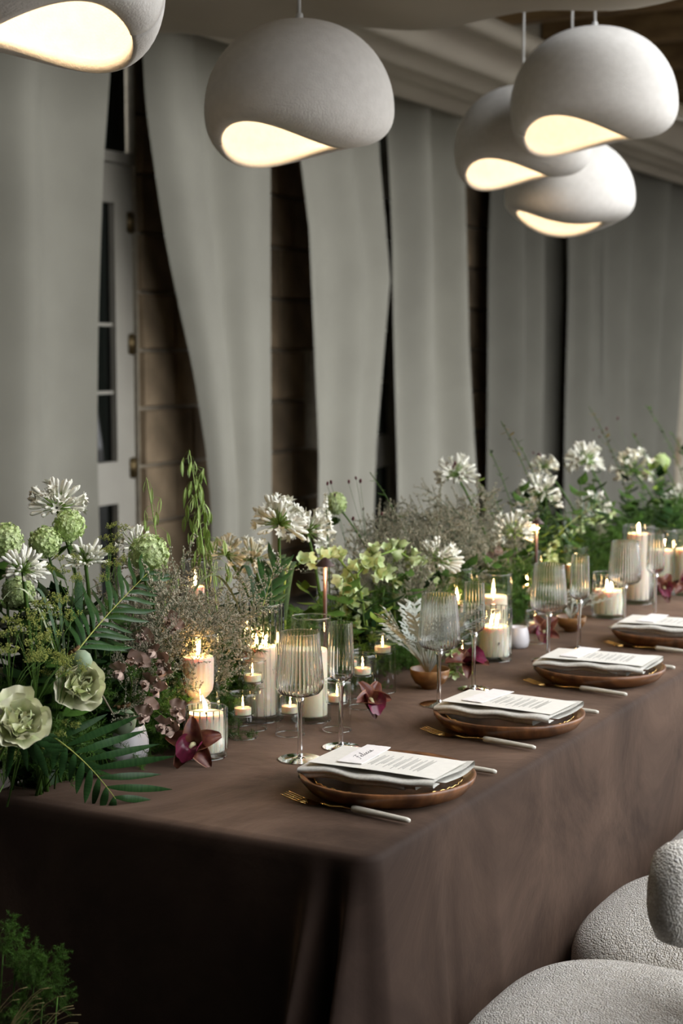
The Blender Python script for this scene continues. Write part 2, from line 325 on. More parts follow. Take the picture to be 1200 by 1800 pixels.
# ------------------------------------------------------------------ table and chairs
X0, X1, Y0, Y1 = -1.865, -1.095, 2.135, 7.6
def tablecloth():
    R = .036; per = []                       # outline of the top, walking round
    def edge(a, b, n):
        for i in range(n): per.append(np.array(a)+(np.array(b)-np.array(a))*i/n)
    def arc(c, a0, n=10):
        for i in range(n): an = a0+math.pi/2*i/n; per.append(np.array(c)+R*np.array((math.cos(an), math.sin(an))))
    edge((X0+R, Y0), (X1-.2, Y0), 60); edge((X1-.2, Y0), (X1-R, Y0), 70); arc((X1-R, Y0+R), -math.pi/2); edge((X1, Y0+R), (X1, Y1-R), 200); arc((X1-R, Y1-R), 0)
    edge((X1-R, Y1), (X0+R, Y1), 40); arc((X0+R, Y1-R), math.pi/2); edge((X0, Y1-R), (X0, Y0+R), 120); arc((X0+R, Y0+R), math.pi)
    per = np.array(per); n = len(per); cen = None
    nrm = np.roll(per, -1, 0)-np.roll(per, 1, 0); nrm = np.stack([nrm[:, 1], -nrm[:, 0]], 1); nrm /= np.linalg.norm(nrm, axis=1)[:, None]
    rows = [(0, 0)]; vs = []; fs = []
    prof = [(-.03, 0), (-.012, -.001), (-.004, -.004), (0, -.012)] + [(None, -d) for d in (.03, .06, .1, .16, .24, .34, .46, .58, .68, .742)]
    for o, dz in prof:
        d = -dz
        for i in range(n):
            p = per[i]; N = nrm[i]
            if o is not None: off = o
            else:
                off = .055*(d/.75)**1.2
                s = (X1-p[0])+(p[1]-Y0)                    # distance from the near corner along either face
                onnear = p[1] < Y0+.02; onright = p[0] > X1-.037
                g = min(1, d/.36)**1.2
                if onnear:
                    t = X1-p[0]
                    sw = .03*d
                    off += g*(.095*math.exp(-((t-.100-sw)/.020)**2) - .055*math.exp(-((t-.068-sw*.6)/.017)**2) + .085*math.exp(-((t-.036-sw*.3)/.013)**2))
                    off += .006*math.sin(p[0]*9)*g + .012*g*math.exp(-((p[0]-X0-.04)/.03)**2)
                elif onright:
                    t = p[1]-Y0
                    off += g*(.004*math.sin(t*7+.5) + .012*math.exp(-((t-.22)/.02)**2) - .010*math.exp(-((t-.25)/.02)**2) + .006*math.exp(-((t-.45)/.03)**2) + .008*math.sin(t*15+d*3)*d)
                else: off += g*.012*math.sin(i*.35)
            vs.append((p[0]+N[0]*off, p[1]+N[1]*off, TZ+dz))
    k = len(prof)
    fs = [[r*n+i, r*n+(i+1) % n, (r+1)*n+(i+1) % n, (r+1)*n+i][::-1] for r in range(k-1) for i in range(n)]
    q = MB(); q.add(vs, fs); q.add([vs[i] for i in range(n)], [list(range(n))])
    thing('tablecloth', 'floor-length dark brown velvet tablecloth over the long table', 'tablecloth', me=q.mesh('tablecloth', 'velvet'))
tablecloth()

def superell(ax, e1, e2, nu=64, nv=40):
    def c(w, m): return math.copysign(abs(math.cos(w))**m, math.cos(w))
    def s(w, m): return math.copysign(abs(math.sin(w))**m, math.sin(w))
    q = MB(); vs = []
    for i in range(nv+1):
        a = -math.pi/2+math.pi*i/nv
        for j in range(nu):
            b = 2*math.pi*j/nu; vs.append((ax[0]*c(a, e1)*c(b, e2), ax[1]*c(a, e1)*s(b, e2), ax[2]*s(a, e1)))
    fs = [[i*nu+j, i*nu+(j+1) % nu, (i+1)*nu+(j+1) % nu, (i+1)*nu+j] for i in range(nv) for j in range(nu)]
    return q.add(vs, fs)
seat_me = superell((.283, .274, .115), .75, .62).mesh('seat', 'boucle')
def back_mesh():
    q = MB(); n = 28; vs = []; m = 20
    for i in range(n+1):
        t = i/n; a = math.radians(-42+84*t); R = .36; cx, cyy = R*math.cos(a)-R, R*math.sin(a)
        e = abs(2*t-1); k = (1-max(0, (e-.8)/.2)**2.2)**.5 if e < 1 else .0
        k = max(k, .02)
        for j in range(m):
            b = 2*math.pi*j/m; cc = math.copysign(abs(math.cos(b))**.7, math.cos(b)); ss = math.copysign(abs(math.sin(b))**.7, math.sin(b))
            rr = .042*cc*(.35+.65*k); vs.append((cx+rr*math.cos(a), cyy+rr*math.sin(a), .078*ss*(.45+.55*k)))
    fs = [[i*m+j, i*m+(j+1) % m, (i+1)*m+(j+1) % m, (i+1)*m+j] for i in range(n) for j in range(m)]
    fs += [list(range(m))[::-1], [n*m+j for j in range(m)]]
    return q.add(vs, fs).mesh('backrest', 'boucle')
back_me = back_mesh()
bq = MB(); bq.lathe([(0, 0), (.19, 0), (.2, .01), (.2, .12), (.17, .25), (.0, .25)], 32); base_me = bq.mesh('base', 'boucle')
sq = MB(); sq.box((-.02, -.06, -.30), (.02, .06, .0)); sup_me = sq.mesh('back_support', 'boucle', False)
chair_lab = ['cream boucle chair tucked under the setting with the calligraphy place card', 'cream boucle chair at the second place setting along the table',
             'cream boucle chair at the third place setting along the table', 'cream boucle chair at the fourth place setting along the table']
for i, y in enumerate((2.475, 3.03, 3.585, 4.14)):
    c = thing('boucle_chair', chair_lab[i], 'chair', (-.777, y, 0), 'boucle dining chairs along the table')
    obj('seat', seat_me, c, (0, 0, .355)); obj('base', base_me, c, (.02, 0, 0)); obj('backrest', back_me, c, (.18, 0, .725)); obj('back_support', sup_me, c, (.18, 0, .68))

# ------------------------------------------------------------------ pendant lamps
def pendant(px, py, X, wpx, label, top_z=None, turn=0., mirror=False):
    c = onx(px, py, X); depth = (c-CAM).dot(FW); R = wpx*depth/FPX/2
    root = thing('pendant_lamp', label, 'lamp', c, 'white rounded pendant lamps above the table')
    L = -RT*math.cos(turn) + FWH*math.sin(turn); F2 = FWH*math.cos(turn) + RT*math.sin(turn)
    if mirror: L = -L
    def fn(u, v):
        ph = 2*math.pi*u; cl, sf = math.cos(ph), math.sin(ph)          # cl: towards the mouth's side, sf: away from it
        q = L*(R*cl) + F2*(R*sf)
        if v < .6:
            th = math.pi/2*v/.6; p = q*(math.sin(th)**.9); z = R*.93*math.cos(th)
        else:
            t = (v-.6)/.4; ze = -R*(.37 + .10*sf - .02*cl + .19*sf*cl)
            e = L*(R*(.19+.63*cl)) + F2*(R*.70*sf); cc = q*1.0
            p = q*(1-t)**2 + cc*(2*t*(1-t)) + e*t*t; z = ze*(2*t*(1-t)*1.0 + t*t)
        return (p.x, p.y, z)
    q = MB(); q.grid(fn, 72, 30); me = q.mesh('shade', 'plaster_shade')
    s = obj('shade', me, root); md = s.modifiers.new('wall', 'SOLIDIFY'); md.thickness = .022; md.offset = -1; md.use_rim = True
    ct = R*.92; zt = (top_z or 3.1)-c.z
    w = MB(); w.tube([(0, 0, ct), (0, 0, zt)], .0045, 8); obj('cord', w.mesh('cord', 'cord_white'), root)
    w = MB(); w.tube([(0, 0, ct-.005), (0, 0, ct+.02)], [.012, .009], 12); obj('cord_grip', w.mesh('cord_grip', 'cord_white'), root)
    w = MB(); w.tube([(0, 0, ct-.02), (0, 0, R*.62)], .02, 12); obj('lamp_holder', w.mesh('lamp_holder', 'cord_white'), root)
    w = MB(); w.ell((0, 0, R*.5), (.035, .035, .042), 16, 10); obj('bulb', w.mesh('bulb', 'bulb'), root)
    ld = bpy.data.lights.new('bulb_light', 'POINT'); ld.energy = 2.0; ld.color = (1, .73, .46); ld.shadow_soft_size = .05
    lo = bpy.data.objects.new('bulb_light', ld); COL.objects.link(lo); lo.parent = root; lo.location = (0, 0, R*.22)
pendant(526, 195, -2.1, 334, 'white pendant lamp hanging alone over the tall ribbed candle cylinder', 2.72)
pendant(1043, 187, -1.9, 292, 'white pendant lamp overlapping the top of another lamp in the cluster', 3.9)
pendant(918, 264, -2.3, 240, 'white pendant lamp half hidden behind the topmost lamp of the cluster', 3.9)
pendant(1001, 350, -2.3, 228, 'lowest hanging white pendant lamp of the cluster of three', 3.9, turn=.75)
pendant(50, -36, -1.75, 434, 'white pendant lamp hanging over the front corner flowers', 2.75, mirror=True)
pendant(88, 8, -2.4, 282, 'white pendant lamp behind the one over the front corner', 2.85, mirror=True)
# ------------------------------------------------------------------ place settings
def plate_mesh():
    q = MB(); q.lathe([(0, .008), (.05, .008), (.10, .009), (.128, .016), (.146, .033), (.1515, .036), (.155, .034), (.153, .026), (.140, .010), (.118, .001), (0, 0)], 72); return q.mesh('wooden_plate', 'acacia')
def glass_plate():
    rf = lambda a, i, z: 1+.008*math.sin(a*22)*(z > .01)
    q = MB(); q.lathe([(0, .0), (.075, .0), (.105, .006), (.130, .017), (.131, .019), (.104, .010), (.075, .004), (0, .004)], 132, rf=rf); b = q.mesh('dish', 'textured_glass')
    g = MB(); vs = []
    g.tube([(.131*(1+.008*math.sin(a*22))*math.cos(a), .131*(1+.008*math.sin(a*22))*math.sin(a), .0185+.0012*math.sin(a*44)) for a in np.linspace(0, 2*math.pi, 265)], .0014, 5); return b, g.mesh('gold_rim', 'gold')
def napkin_mesh(seed):
    r = random.Random(seed); prof = []                                  # cross-section (y, z): cloth folded in three layers, folds along the length
    def seg(a, b, n):
        for i in range(n): t = i/n; prof.append((a[0]+(b[0]-a[0])*t, a[1]+(b[1]-a[1])*t))
    def loop(y, z, rad, sg, n=8):
        for i in range(n): t = math.pi*i/n; prof.append((y+sg*rad*1.5*math.sin(t), z-rad*math.cos(t)))
    seg((.085, .001), (-.070, .001), 12); loop(-.070, .0065, .0055, -1); seg((-.070, .012), (.085, .011), 12); loop(.085, .016, .005, 1); seg((.085, .021), (-.082, .021), 12)
    loop(-.082, .0165, .0045, -1); prof[-8:] = prof[-8:][::-1]; prof[-8:] = [(y, .033-z) for y, z in prof[-8:]][::-1]; seg((-.080, .0125), (-.045, .0135), 4)
    q = MB(); n = len(prof); m = 26; vs = []
    for j in range(m+1):
        u = j/m; x = -.137+.262*u; end = max(0, .2-u)/.2
        for i, (y, z) in enumerate(prof):
            lay = i/n; sh = -.05*(lay < .35)*u
            zz = z*(1+.12*math.sin(u*5+seed+lay*3)) + .0016*math.sin(u*17+y*30+seed) - .004*end*end
            vs.append((x+sh*.8*(1 if u > .8 else 0)+.003*math.sin(y*40), y*(.97+.05*math.sin(u*4+seed+lay*4))+.004*math.sin(u*9+seed*2), zz+.002))
    fs = [[j*n+i, j*n+i+1, (j+1)*n+i+1, (j+1)*n+i] for j in range(m) for i in range(n-1)]
    q.add(vs, fs); return q.mesh('napkin', 'linen')
def fork_parts():
    h = MB(); h.tube([(.02, 0, .008), (.025, 0, .008), (.13, 0, .0075), (.136, 0, .0075)], [.005, .0062, .0047, .003], 12)
    g = MB(); g.tube([(.022, 0, .008), (.0, 0, .0075), (-.025, 0, .004), (-.045, 0, .0045)], [.0028, .0022, .0022, .0032], 8)
    def bowl(u, v): x = -.042-.035*u; w = .0115*min(1, .35+1.6*u); return (x, w*(2*v-1), .0045-.003*math.sin(u*2.6)+.0016*(2*v-1)**2)
    g.grid(bowl, 8, 6)
    for k in range(4):
        y = (-.0105+.007*k)
        g.tube([(-.075, y, .003), (-.095, y*1.05, .005), (-.118, y*1.05, .0095), (-.125, y*1.05, .011)], [.0016, .0015, .0011, .0005], 6)
    return g.mesh('fork_head', 'gold'), h.mesh('handle', 'horn')
def knife_parts():
    h = MB(); h.tube([(.02, 0, .007), (.025, 0, .007), (.125, 0, .0068), (.131, 0, .0068)], [.005, .0062, .0047, .003], 12)
    g = MB(); g.tube([(.022, 0, .007), (.0, 0, .007)], [.003, .003], 8)
    def bl(u, v): x = -.12*u; w = .009*(1-max(0, (u-.75)/.25)**2*.9); return (x, (v-.5)*2*w, .007)
    g.grid(bl, 12, 2); return g.mesh('knife_blade', 'gold'), h.mesh('handle', 'horn')
def menu_meshes():
    q = MB(); q.grid(lambda u, v: ((u-.5)*.244, (v-.5)*.132, .0014*math.sin(u*3)), 10, 4); q.grid(lambda u, v: ((u-.5)*.244, (.5-v)*.132, .0014*math.sin(u*3)-.0006), 10, 4)
    p = MB(); r = random.Random(3); x = -.03
    for blk in (1, 3, 3, 2, 3, 3, 2, 3):
        for k in range(blk):
            w = r.uniform(.02, .045); p.box((x, -w, .0017), (x+.0011, w, .0020)); x += .0036
        x += .0055
    return q.mesh('menu_card', 'paper'), p.mesh('menu_print', 'print_grey', False)
def card_mesh(seed):
    r = random.Random(seed); n = 40; out = []
    for i in range(n):
        t = i/n*4; k = int(t); f = t-k; w, h = .024, .065
        c = [(-w, -h), (w, -h), (w, h), (-w, h)]; a, b = c[k], c[(k+1) % 4]
        out.append((a[0]+(b[0]-a[0])*f+r.uniform(-1, 1)*.0011, a[1]+(b[1]-a[1])*f+r.uniform(-1, 1)*.0011))
    q = MB(); q.add([(x, y, .0012) for x, y in out]+[(x, y, 0) for x, y in out], [list(range(n)), list(range(n, 2*n))[::-1]]+[[i, n+i, n+(i+1) % n, (i+1) % n] for i in range(n)])
    return q.mesh('paper', 'card_paper', False)
def script_text():
    # pen strokes of the handwritten name: (advance, height) pairs, slanted
    S = {'F': [[(-.1, 1.55), (.35, 1.75), (.95, 1.7)], [(.55, 1.7), (.4, .9), (.2, -.25), (-.15, -.35)], [(.15, .8), (.5, .95), (.75, .88)]],
         'e': [[(0, .25), (.35, .4), (.42, .68), (.22, .72), (.12, .4), (.25, .05), (.6, .2)]],
         'l': [[(0, .2), (.4, .9), (.5, 1.6), (.32, 1.65), (.22, .8), (.25, .1), (.5, .1)]],
         'i': [[(0, .2), (.22, .65), (.2, .1), (.35, .03), (.55, .25)], [(.3, 1.0), (.34, 1.05)]],
         'c': [[(.05, .2), (.42, .7), (.2, .7), (.08, .35), (.25, .03), (.6, .2)]],
         'a': [[(.45, .65), (.2, .65), (.08, .25), (.25, .05), (.45, .6), (.42, .1), (.6, .05), (.9, .3)]]}
    q = MB(); x = 0; k = .0095; adv = {'F': .85, 'e': .62, 'l': .52, 'i': .52, 'c': .62, 'a': .8}
    for ch in 'Felicia':
        for st in S[ch]:
            P = [np.array(p) for p in st]; fine = []
            for i in range(len(P)-1):
                a, b = P[max(i-1, 0)], P[min(i+2, len(P)-1)]
                for t in np.linspace(0, 1, 5)[:-1]:
                    m0, m1 = (P[i+1]-a)/2, (b-P[i])/2
                    fine.append((2*t**3-3*t*t+1)*P[i]+(t**3-2*t*t+t)*m0+(-2*t**3+3*t*t)*P[i+1]+(t**3-t*t)*m1)
            fine.append(P[-1])
            q.tube([(-(p[1]-.6)*k, (x+p[0]+.35*p[1]-2.4)*k*1.5, .0013) for p in fine], .00042, 4)
        x += adv[ch]
    return q.mesh('handwriting', 'ink')
PL, (GD, GR), NAP = plate_mesh(), glass_plate(), [napkin_mesh(i) for i in range(4)]
(FG, FH), (KG, KH), (MC, MP), TXT = fork_parts(), knife_parts(), menu_meshes(), script_text()
b1 = onz(679, 1417, .757); YS = [2.482]
for q in ((912, 1297.5), (1071, 1208)): YS.append(YS[0]+(onz(*q, .757).y-b1.y))
YS.append(2*YS[2]-YS[1]+.01)
nth = ['nearest the cloth corner', 'second along the table', 'third along the table', 'fourth along the table']
nth = ['at the end of the table', 'second from the table end', 'third from the table end', 'fourth from the table end']
for i, y in enumerate(YS):
    x = -1.245; g = lambda s: s+' of the four place settings'
    thing('wooden_plate', 'round dark acacia charger plate, setting '+nth[i], 'plate', (x, y, TZ+.001), g('charger plates'), rz=U(0, 6), me=PL)
    p = thing('glass_plate', 'textured clear glass plate with gold rim, setting '+nth[i], 'plate', (x, y, TZ+.0105), g('glass plates'), rz=U(0, 6)); obj('dish', GD, p); obj('gold_rim', GR, p)
    thing('napkin', 'folded off-white linen napkin with a rolled end, setting '+nth[i], 'napkin', (x+.005, y-.005, TZ+.0275), g('linen napkins'), me=NAP[i], rz=[0, -.05, .03, .02][i])
    p = thing('menu', 'printed cream menu card on the napkin, setting '+nth[i], 'menu', (x+.002, y-.006, TZ+.0555), g('menu cards'), rz=[0, -.05, .03, .02][i]); obj('menu_card', MC, p); obj('menu_print', MP, p)
    p = thing('place_card', 'deckle-edged white place card'+(' with a handwritten name' if i == 0 else '')+', setting '+nth[i], 'card', (x-.052, y+.012, TZ+.0580), g('place cards'), rz=[.06, -.12, -.06, .0][i])
    obj('paper', card_mesh(i), p)
    if i == 0: obj('handwriting', TXT, p, label='dark calligraphy name')
    p = thing('fork', 'gold fork with cream horn handle, setting '+nth[i], 'fork', (x-.012, y-.143, TZ+.0005), g('forks'), rz=-.15); obj('fork_head', FG, p); obj('handle', FH, p)
    p = thing('knife', 'gold knife with cream horn handle, setting '+nth[i], 'knife', (x-.005, y+.20, TZ+.0005), g('knives'), rz=-.08); obj('knife_blade', KG, p); obj('handle', KH, p)

# ------------------------------------------------------------------ stemware
def goblet(rim, wide, hb, hstem, foot, ribs):
    # bowl: ribbed wall, nearly flat floor
    t = .0008; z0 = hstem
    outer = [(.004, z0), (wide*.45, z0+.004), (wide*.82, z0+.010), (wide*.97, z0+.019), (wide, z0+.030)]
    for k in range(1, 9): s = k/8; outer.append((wide+(rim-wide)*s**1.1, z0+.030+(hb-.030)*s))
    outer = outer[:-1]+[(rim+(wide-rim)*.002, z0+hb-.0008), outer[-1]]
    inner = [(max(r-t, .0), z+(t*2.2 if z < z0+.02 else 0)) for r, z in outer]; inner[-1] = (rim-t, z0+hb)
    n = ribs*8; fl = lambda a, z: 1+.017*(abs(math.cos(a*ribs/2))-.6)*min(1, max(0, (z-z0-.006)/.02))
    q = MB(); q.lathe(outer, n, rf=lambda a, i, z: fl(a, z)); 
    q.lathe(inner[::-1], n); o = len(outer)
    q.f += [[(o-1)*n+j, (o-1)*n+(j+1) % n, o*n+(j+1) % n, o*n+j] for j in range(n)]; q.m += [0]*n
    q.add([(0, 0, z0+t*2.2)], []); q.add([(0, 0, z0)], [])
    c1, c0 = q.n-2, q.n-1
    q.f += [[(2*o-1)*n+j, (2*o-1)*n+(j+1) % n, c1] for j in range(n)] + [[(j+1) % n, j, c0] for j in range(n)]; q.m += [0]*(2*n)
    bowl = q.mesh('bowl', 'glass')
    s = MB(); s.lathe([(0, z0-.0002), (.0085, z0-.0002), (.0062, z0-.008), (.0045, z0-.03), (.0042, z0*.5), (.0046, .012), (.0055, .006), (0, .006)], 20); stem = s.mesh('stem', 'glass')
    f = MB(); f.lathe([(0, .0058), (.006, .0056), (.012, .0036), (foot*.6, .0024), (foot, .0015), (foot, .0003), (0, .0003)], 48, sup=.0003); return bowl, stem, f.mesh('foot', 'glass')
WG = goblet(.0375, .0455, .125, .118, .041, 38); FL = goblet(.0225, .0258, .118, .128, .036, 22)
setn = ['beside the end place setting', 'at the second place setting', 'at the third place setting', 'at the fourth place setting']
for k, (me, pts, nm, lab) in enumerate(((WG, ((527, 1335), (771, 1239), (963, 1162), (1096, 1104)), 'wine_glass', 'wide ribbed wine glass on a clear stem, '),
                                       (FL, ((599, 1314), (832, 1212), (1017, 1143), (1150, 1088)), 'champagne_flute', 'slim ribbed champagne flute on a clear stem, '))):
    for i, p in enumerate(pts):
        t = thing(nm, lab+setn[i], 'glass', T(*p)+Vector((0, 0, .0005)), 'ribbed stemware'); obj('bowl', me[0], t); obj('stem', me[1], t); obj('foot', me[2], t)

# ------------------------------------------------------------------ candles
def flame(root, p, s=1., lean=0.):
    q = MB(); pr = [(0, 0), (.0026, .002), (.0042, .007), (.0041, .012), (.0026, .02), (.001, .027), (0, .031)]
    q.lathe([(r*s, z*s) for r, z in pr], 10); v = q.v[0]; v[:, 0] += lean*(v[:, 2]/.03)**2*.012; obj('flame', q.mesh('flame', 'flame_core'), root, p)
    w = MB(); w.tube([(0, 0, -.006), (0, 0, .004)], .0009, 5); obj('wick', w.mesh('wick', 'wick'), next((c for c in root.children if c.name.startswith('wax_body')), root), p)
def pillar(loc, r, h, label, m='wax', wicks=((0, 0),), fluted=False, s=1., prof=None, lean=0.):
    root = thing('pillar_candle', label, 'candle', loc, 'lit candles on the table')
    rf = (lambda a, i, z: 1+.035*abs(math.sin(a*9))) if fluted else None
    q = MB(); prof = prof or [(0, 0), (r*.98, 0), (r, .003), (r, h*.5), (r, h-.004), (r*.96, h), (r*.85, h-.003), (0, h-.004)]
    q.lathe(prof, 72, rf=rf, sup=.0008); obj('wax_body', q.mesh('wax_body', m), root)
    for wx, wy in wicks: flame(root, (wx, wy, h+.002), s, lean)
    return root
def cylinder(loc, r, h, label, ribs=0, name='glass_cylinder', base=.012):
    root = thing(name, label, 'glass holder', loc, 'clear candle holders on the table'); w = .0022
    n = ribs*6 if ribs else 64; rf = (lambda a, i, z: 1+(.035*max(0, math.cos(a*ribs))**3 if z > .014 else 0)) if ribs else None
    q = MB(); q.lathe([(0, .0005), (r*.97, .0005), (r, .004), (r, h), (r-w, h), (r-w, base), (0, base*.8)], n, rf=rf, sup=.0006); obj('glass_wall', q.mesh('glass_wall', 'thin_glass'), root)
    g = MB(); g.tube([((r-w/2)*math.cos(a), (r-w/2)*math.sin(a), h) for a in np.linspace(0, 2*math.pi, 49)], .0013, 6); obj('rim', g.mesh('rim', 'glass'), root)
    g = MB(); g.tube([((r-.001)*math.cos(a), (r-.001)*math.sin(a), .0022) for a in np.linspace(0, 2*math.pi, 49)], .0016, 6); obj('foot_ring', g.mesh('foot_ring', 'glass'), root)
    if ribs:
        me = MB(); me.tube([(0, 0, .016), (0, 0, h-.001)], .0011, 5); me = me.mesh('rib', 'glass')
        for k in range(ribs): a = 2*math.pi*k/ribs; obj('rib', me, root, (r*1.02*math.cos(a), r*1.02*math.sin(a), 0))
    return root
def px_m(loc): return (Vector(loc)-CAM).dot(FW)/FPX
def hgt(loc, ytop): return onx(onx_px(loc), ytop, loc.x).z-TZ
def onx_px(loc): v = Vector(loc)-CAM; return 600+FPX*v.dot(RT)/v.dot(FW)
Z1 = Vector((0, 0, .0005)); ZC = Vector((0, 0, .0128))
def holder_candle(bx, by, wpx, ytop, ycand, lab, clab, ribs=0, fill=.86, m='wax', wicks=((0, 0),), s=1., fluted=False, prof=None, name='glass_cylinder', lean=0.):
    c = T(bx, by); k = px_m(c); r = wpx*k/2; h = hgt(c, ytop); cylinder(c+Z1, r, h, lab, ribs, name)
    hc = hgt(c, ycand)-.013
    pr = [(rr*r, zz*hc) for rr, zz in prof] if prof else None
    pillar(c+ZC, r*fill-.003, hc, clab, m, wicks, fluted, s, pr, lean)
GOB = [(0, 0), (.70, 0), (.72, .02), (.70, .10), (.50, .19), (.34, .24), (.50, .29), (.58, .36), (.60, .42), (.46, .47), (.30, .50), (.48, .54), (.64, .60), (.70, .68), (.71, .98), (.67, 1.0), (.5, .985), (0, .98)]
holder_candle(349, 1312, 76, 1112, 1153, 'plain clear glass cylinder around the fluted hourglass candle', 'fluted blush candle shaped like an hourglass in a clear cylinder', prof=GOB, m='wax_blush', fluted=True, lean=.5)
holder_candle(362, 1330, 74, 1243, 1252, 'short ribbed glass jar beside the fallen dark orchid', 'low ivory candle in the short ribbed jar beside the orchid', ribs=20, fill=.93, name='ribbed_jar', lean=-.6)
holder_candle(457, 1264, 82, 1060, 1135, 'tallest wide ribbed glass cylinder behind the stemmed glasses', 'thick pale pillar candle with three wicks in tall ribbed cylinder', ribs=22, fill=.80, wicks=((-.008, 0), (.012, .004), (0, .014)), m='wax_blush', s=.8)
holder_candle(547, 1266, 70, 1084, 1140, 'plain clear cylinder right behind the end wine glass', 'ivory pillar candle behind the end wine glass', fill=.88, s=.9)
holder_candle(868, 1160, 60, 1068, 1100, 'ribbed glass jar with palm leaflets lying against it', 'ivory candle in ribbed jar with palm leaflets against it', ribs=20, fill=.93, name='ribbed_jar', wicks=((-.008, 0), (.006, 0)), s=.8)
holder_candle(866, 1130, 66, 1008, 1047, 'clear cylinder with a tall candle behind the ribbed jar', 'tall ivory candle behind the ribbed jar and palm leaflets', fill=.8)
holder_candle(802, 1130, 56, 998, 1058, 'clear cylinder behind the second flute', 'ivory candle glowing behind the second wine glass and flute', fill=.85)
holder_candle(1069, 1085, 58, 1008, 1037, 'short ribbed jar with cream candle near the third flute', 'broad cream candle in short jar near the third flute', ribs=18, fill=.92, name='ribbed_jar', wicks=((-.006, 0), (.008, 0)), s=.9)
holder_candle(1120, 1060, 54, 925, 938, 'tall ribbed cylinder holding the highest flame', 'tallest pale pillar candle behind the fourth wine glass', ribs=18, fill=.78, m='wax_blush')
holder_candle(1163, 1043, 50, 932, 966, 'clear cylinder beside the tallest pillar candle', 'leaning-flame ivory candle beside the tallest pillar candle', fill=.8, lean=.6)
holder_candle(1010, 1062, 44, 962, 992, 'small clear cylinder half hidden behind the third flute', 'ivory candle half hidden behind the third flute', fill=.8, s=.8)
holder_candle(925, 1075, 52, 968, 1030, 'clear cylinder just behind the third wine glass', 'low candle just behind the third wine glass', fill=.8, s=.8)
holder_candle(1205, 1045, 52, 935, 965, 'clear cylinder at the far orchid blooms', 'ivory candle at the far orchid blooms', fill=.8, s=.8)
holder_candle(345, 1240, 46, 985, 1030, 'slim clear cylinder buried among the misty grey sprays', 'candle burning among the misty grey sprays', fill=.8, s=.9)
def votive(bx, by, wpx, ytop, label, clab):
    c = T(bx, by)+Z1; r = wpx*px_m(c)/2; h = hgt(c, ytop); root = thing('votive_holder', label, 'glass holder', c, 'clear raised votive holders'); w = .0018
    q = MB(); cup = h-.045; ri = r*.86
    q.lathe([(r, .0005), (r, h-.004), (r*.96, h), (r*.9, h), (ri, h-.004), (ri, cup+.006), (ri*.8, cup), (0, cup)], 56, sup=.0006); obj('glass_wall', q.mesh('glass_wall', 'thin_glass'), root)
    for nm, rr, z in (('rim', r*.95, h), ('foot_ring', r, .002), ('cup_ring', ri*.86, cup)):
        g = MB(); g.tube([(rr*math.cos(a), rr*math.sin(a), z) for a in np.linspace(0, 2*math.pi, 41)], .0012, 6); obj(nm, g.mesh(nm, 'glass'), root)
    t = thing('tealight', clab, 'candle', c+Vector((0, 0, cup+.001)), 'tealights in raised votive holders')
    g = MB(); g.lathe([(0, 0), (ri*.74, 0), (ri*.76, .018), (ri*.72, .018), (ri*.72, .0155), (0, .0155)], 32, sup=.0005); obj('cup', g.mesh('cup', 'thin_glass'), t)
    g = MB(); g.lathe([(0, .001), (ri*.70, .001), (ri*.70, .014), (0, .0142)], 32, sup=.0008); obj('wax_body', g.mesh('wax_body', 'wax'), t); flame(t, (0, 0, .0165), .42)
for a in ((444, 1282, 50, 1160, 'raised clear votive in front of the tall ribbed cylinder'), (427, 1297, 49, 1218, 'lowest raised clear votive beside the short ribbed jar'),
          (592, 1284, 50, 1196, 'raised clear votive seen behind the end champagne flute'), (510, 1292, 50, 1215, 'raised clear votive hidden behind the end wine glass'), (637, 1244, 48, 1150, 'raised clear votive between the flute and orchid bloom'),
          (672, 1216, 47, 1113, 'tall raised clear votive next to the silver foliage bowl'), (615, 1226, 40, 1138, 'raised clear votive half behind the end flute'),
          (812, 1172, 36, 1128, 'small raised votive beside the wooden bowl'), (940, 1130, 38, 1075, 'small raised votive beside the far white vase'), (985, 1098, 34, 1040, 'small raised votive between third wine glass and flute')):
    votive(*a, 'tealight burning in '+a[4].replace('raised ', 'the ').replace('clear ', ''))
# ------------------------------------------------------------------ table lamps, vases, bowls
for (x, y, X, hs, lab) in ((571, 980, -1.70, 1, 'small brown mushroom lamp with a glowing stem among the lime bell flowers'), (943, 909, -1.70, .95, 'small brown mushroom lamp among the far white blooms')):
    tp = onx(x, y, X); root = thing('table_lamp', lab, 'lamp', (tp.x, tp.y, TZ), 'cordless mushroom table lamps'); hh = tp.z-TZ
    q = MB(); q.lathe([(0, hh), (.003, hh), (.007, hh-.003), (.021, hh-.017), (.0215, hh-.0185), (.019, hh-.0175), (0, hh-.012)], 40); obj('shade', q.mesh('shade', 'lamp_brown'), root)
    q = MB(); q.tube([(0, 0, .01), (0, 0, hh-.02)], .0042, 12); obj('stem', q.mesh('stem', 'lamp_brown'), root)
    q = MB(); q.lathe([(0, .001), (.05, .001), (.05, .006), (.01, .012), (0, .012)], 32); obj('base', q.mesh('base', 'lamp_brown'), root)
    q = MB(); q.lathe([(.005, hh-.0185), (.016, hh-.0183), (.016, hh-.0175), (.005, hh-.0175)], 24); obj('light_ring', q.mesh('light_ring', 'led'), root)
    ld = bpy.data.lights.new('lamp_light', 'POINT'); ld.energy = .55; ld.color = (1, .62, .3); ld.shadow_soft_size = .004
    lo = bpy.data.objects.new('lamp_light', ld); COL.objects.link(lo); lo.parent = root; lo.location = (.012, -.007, hh-.026)
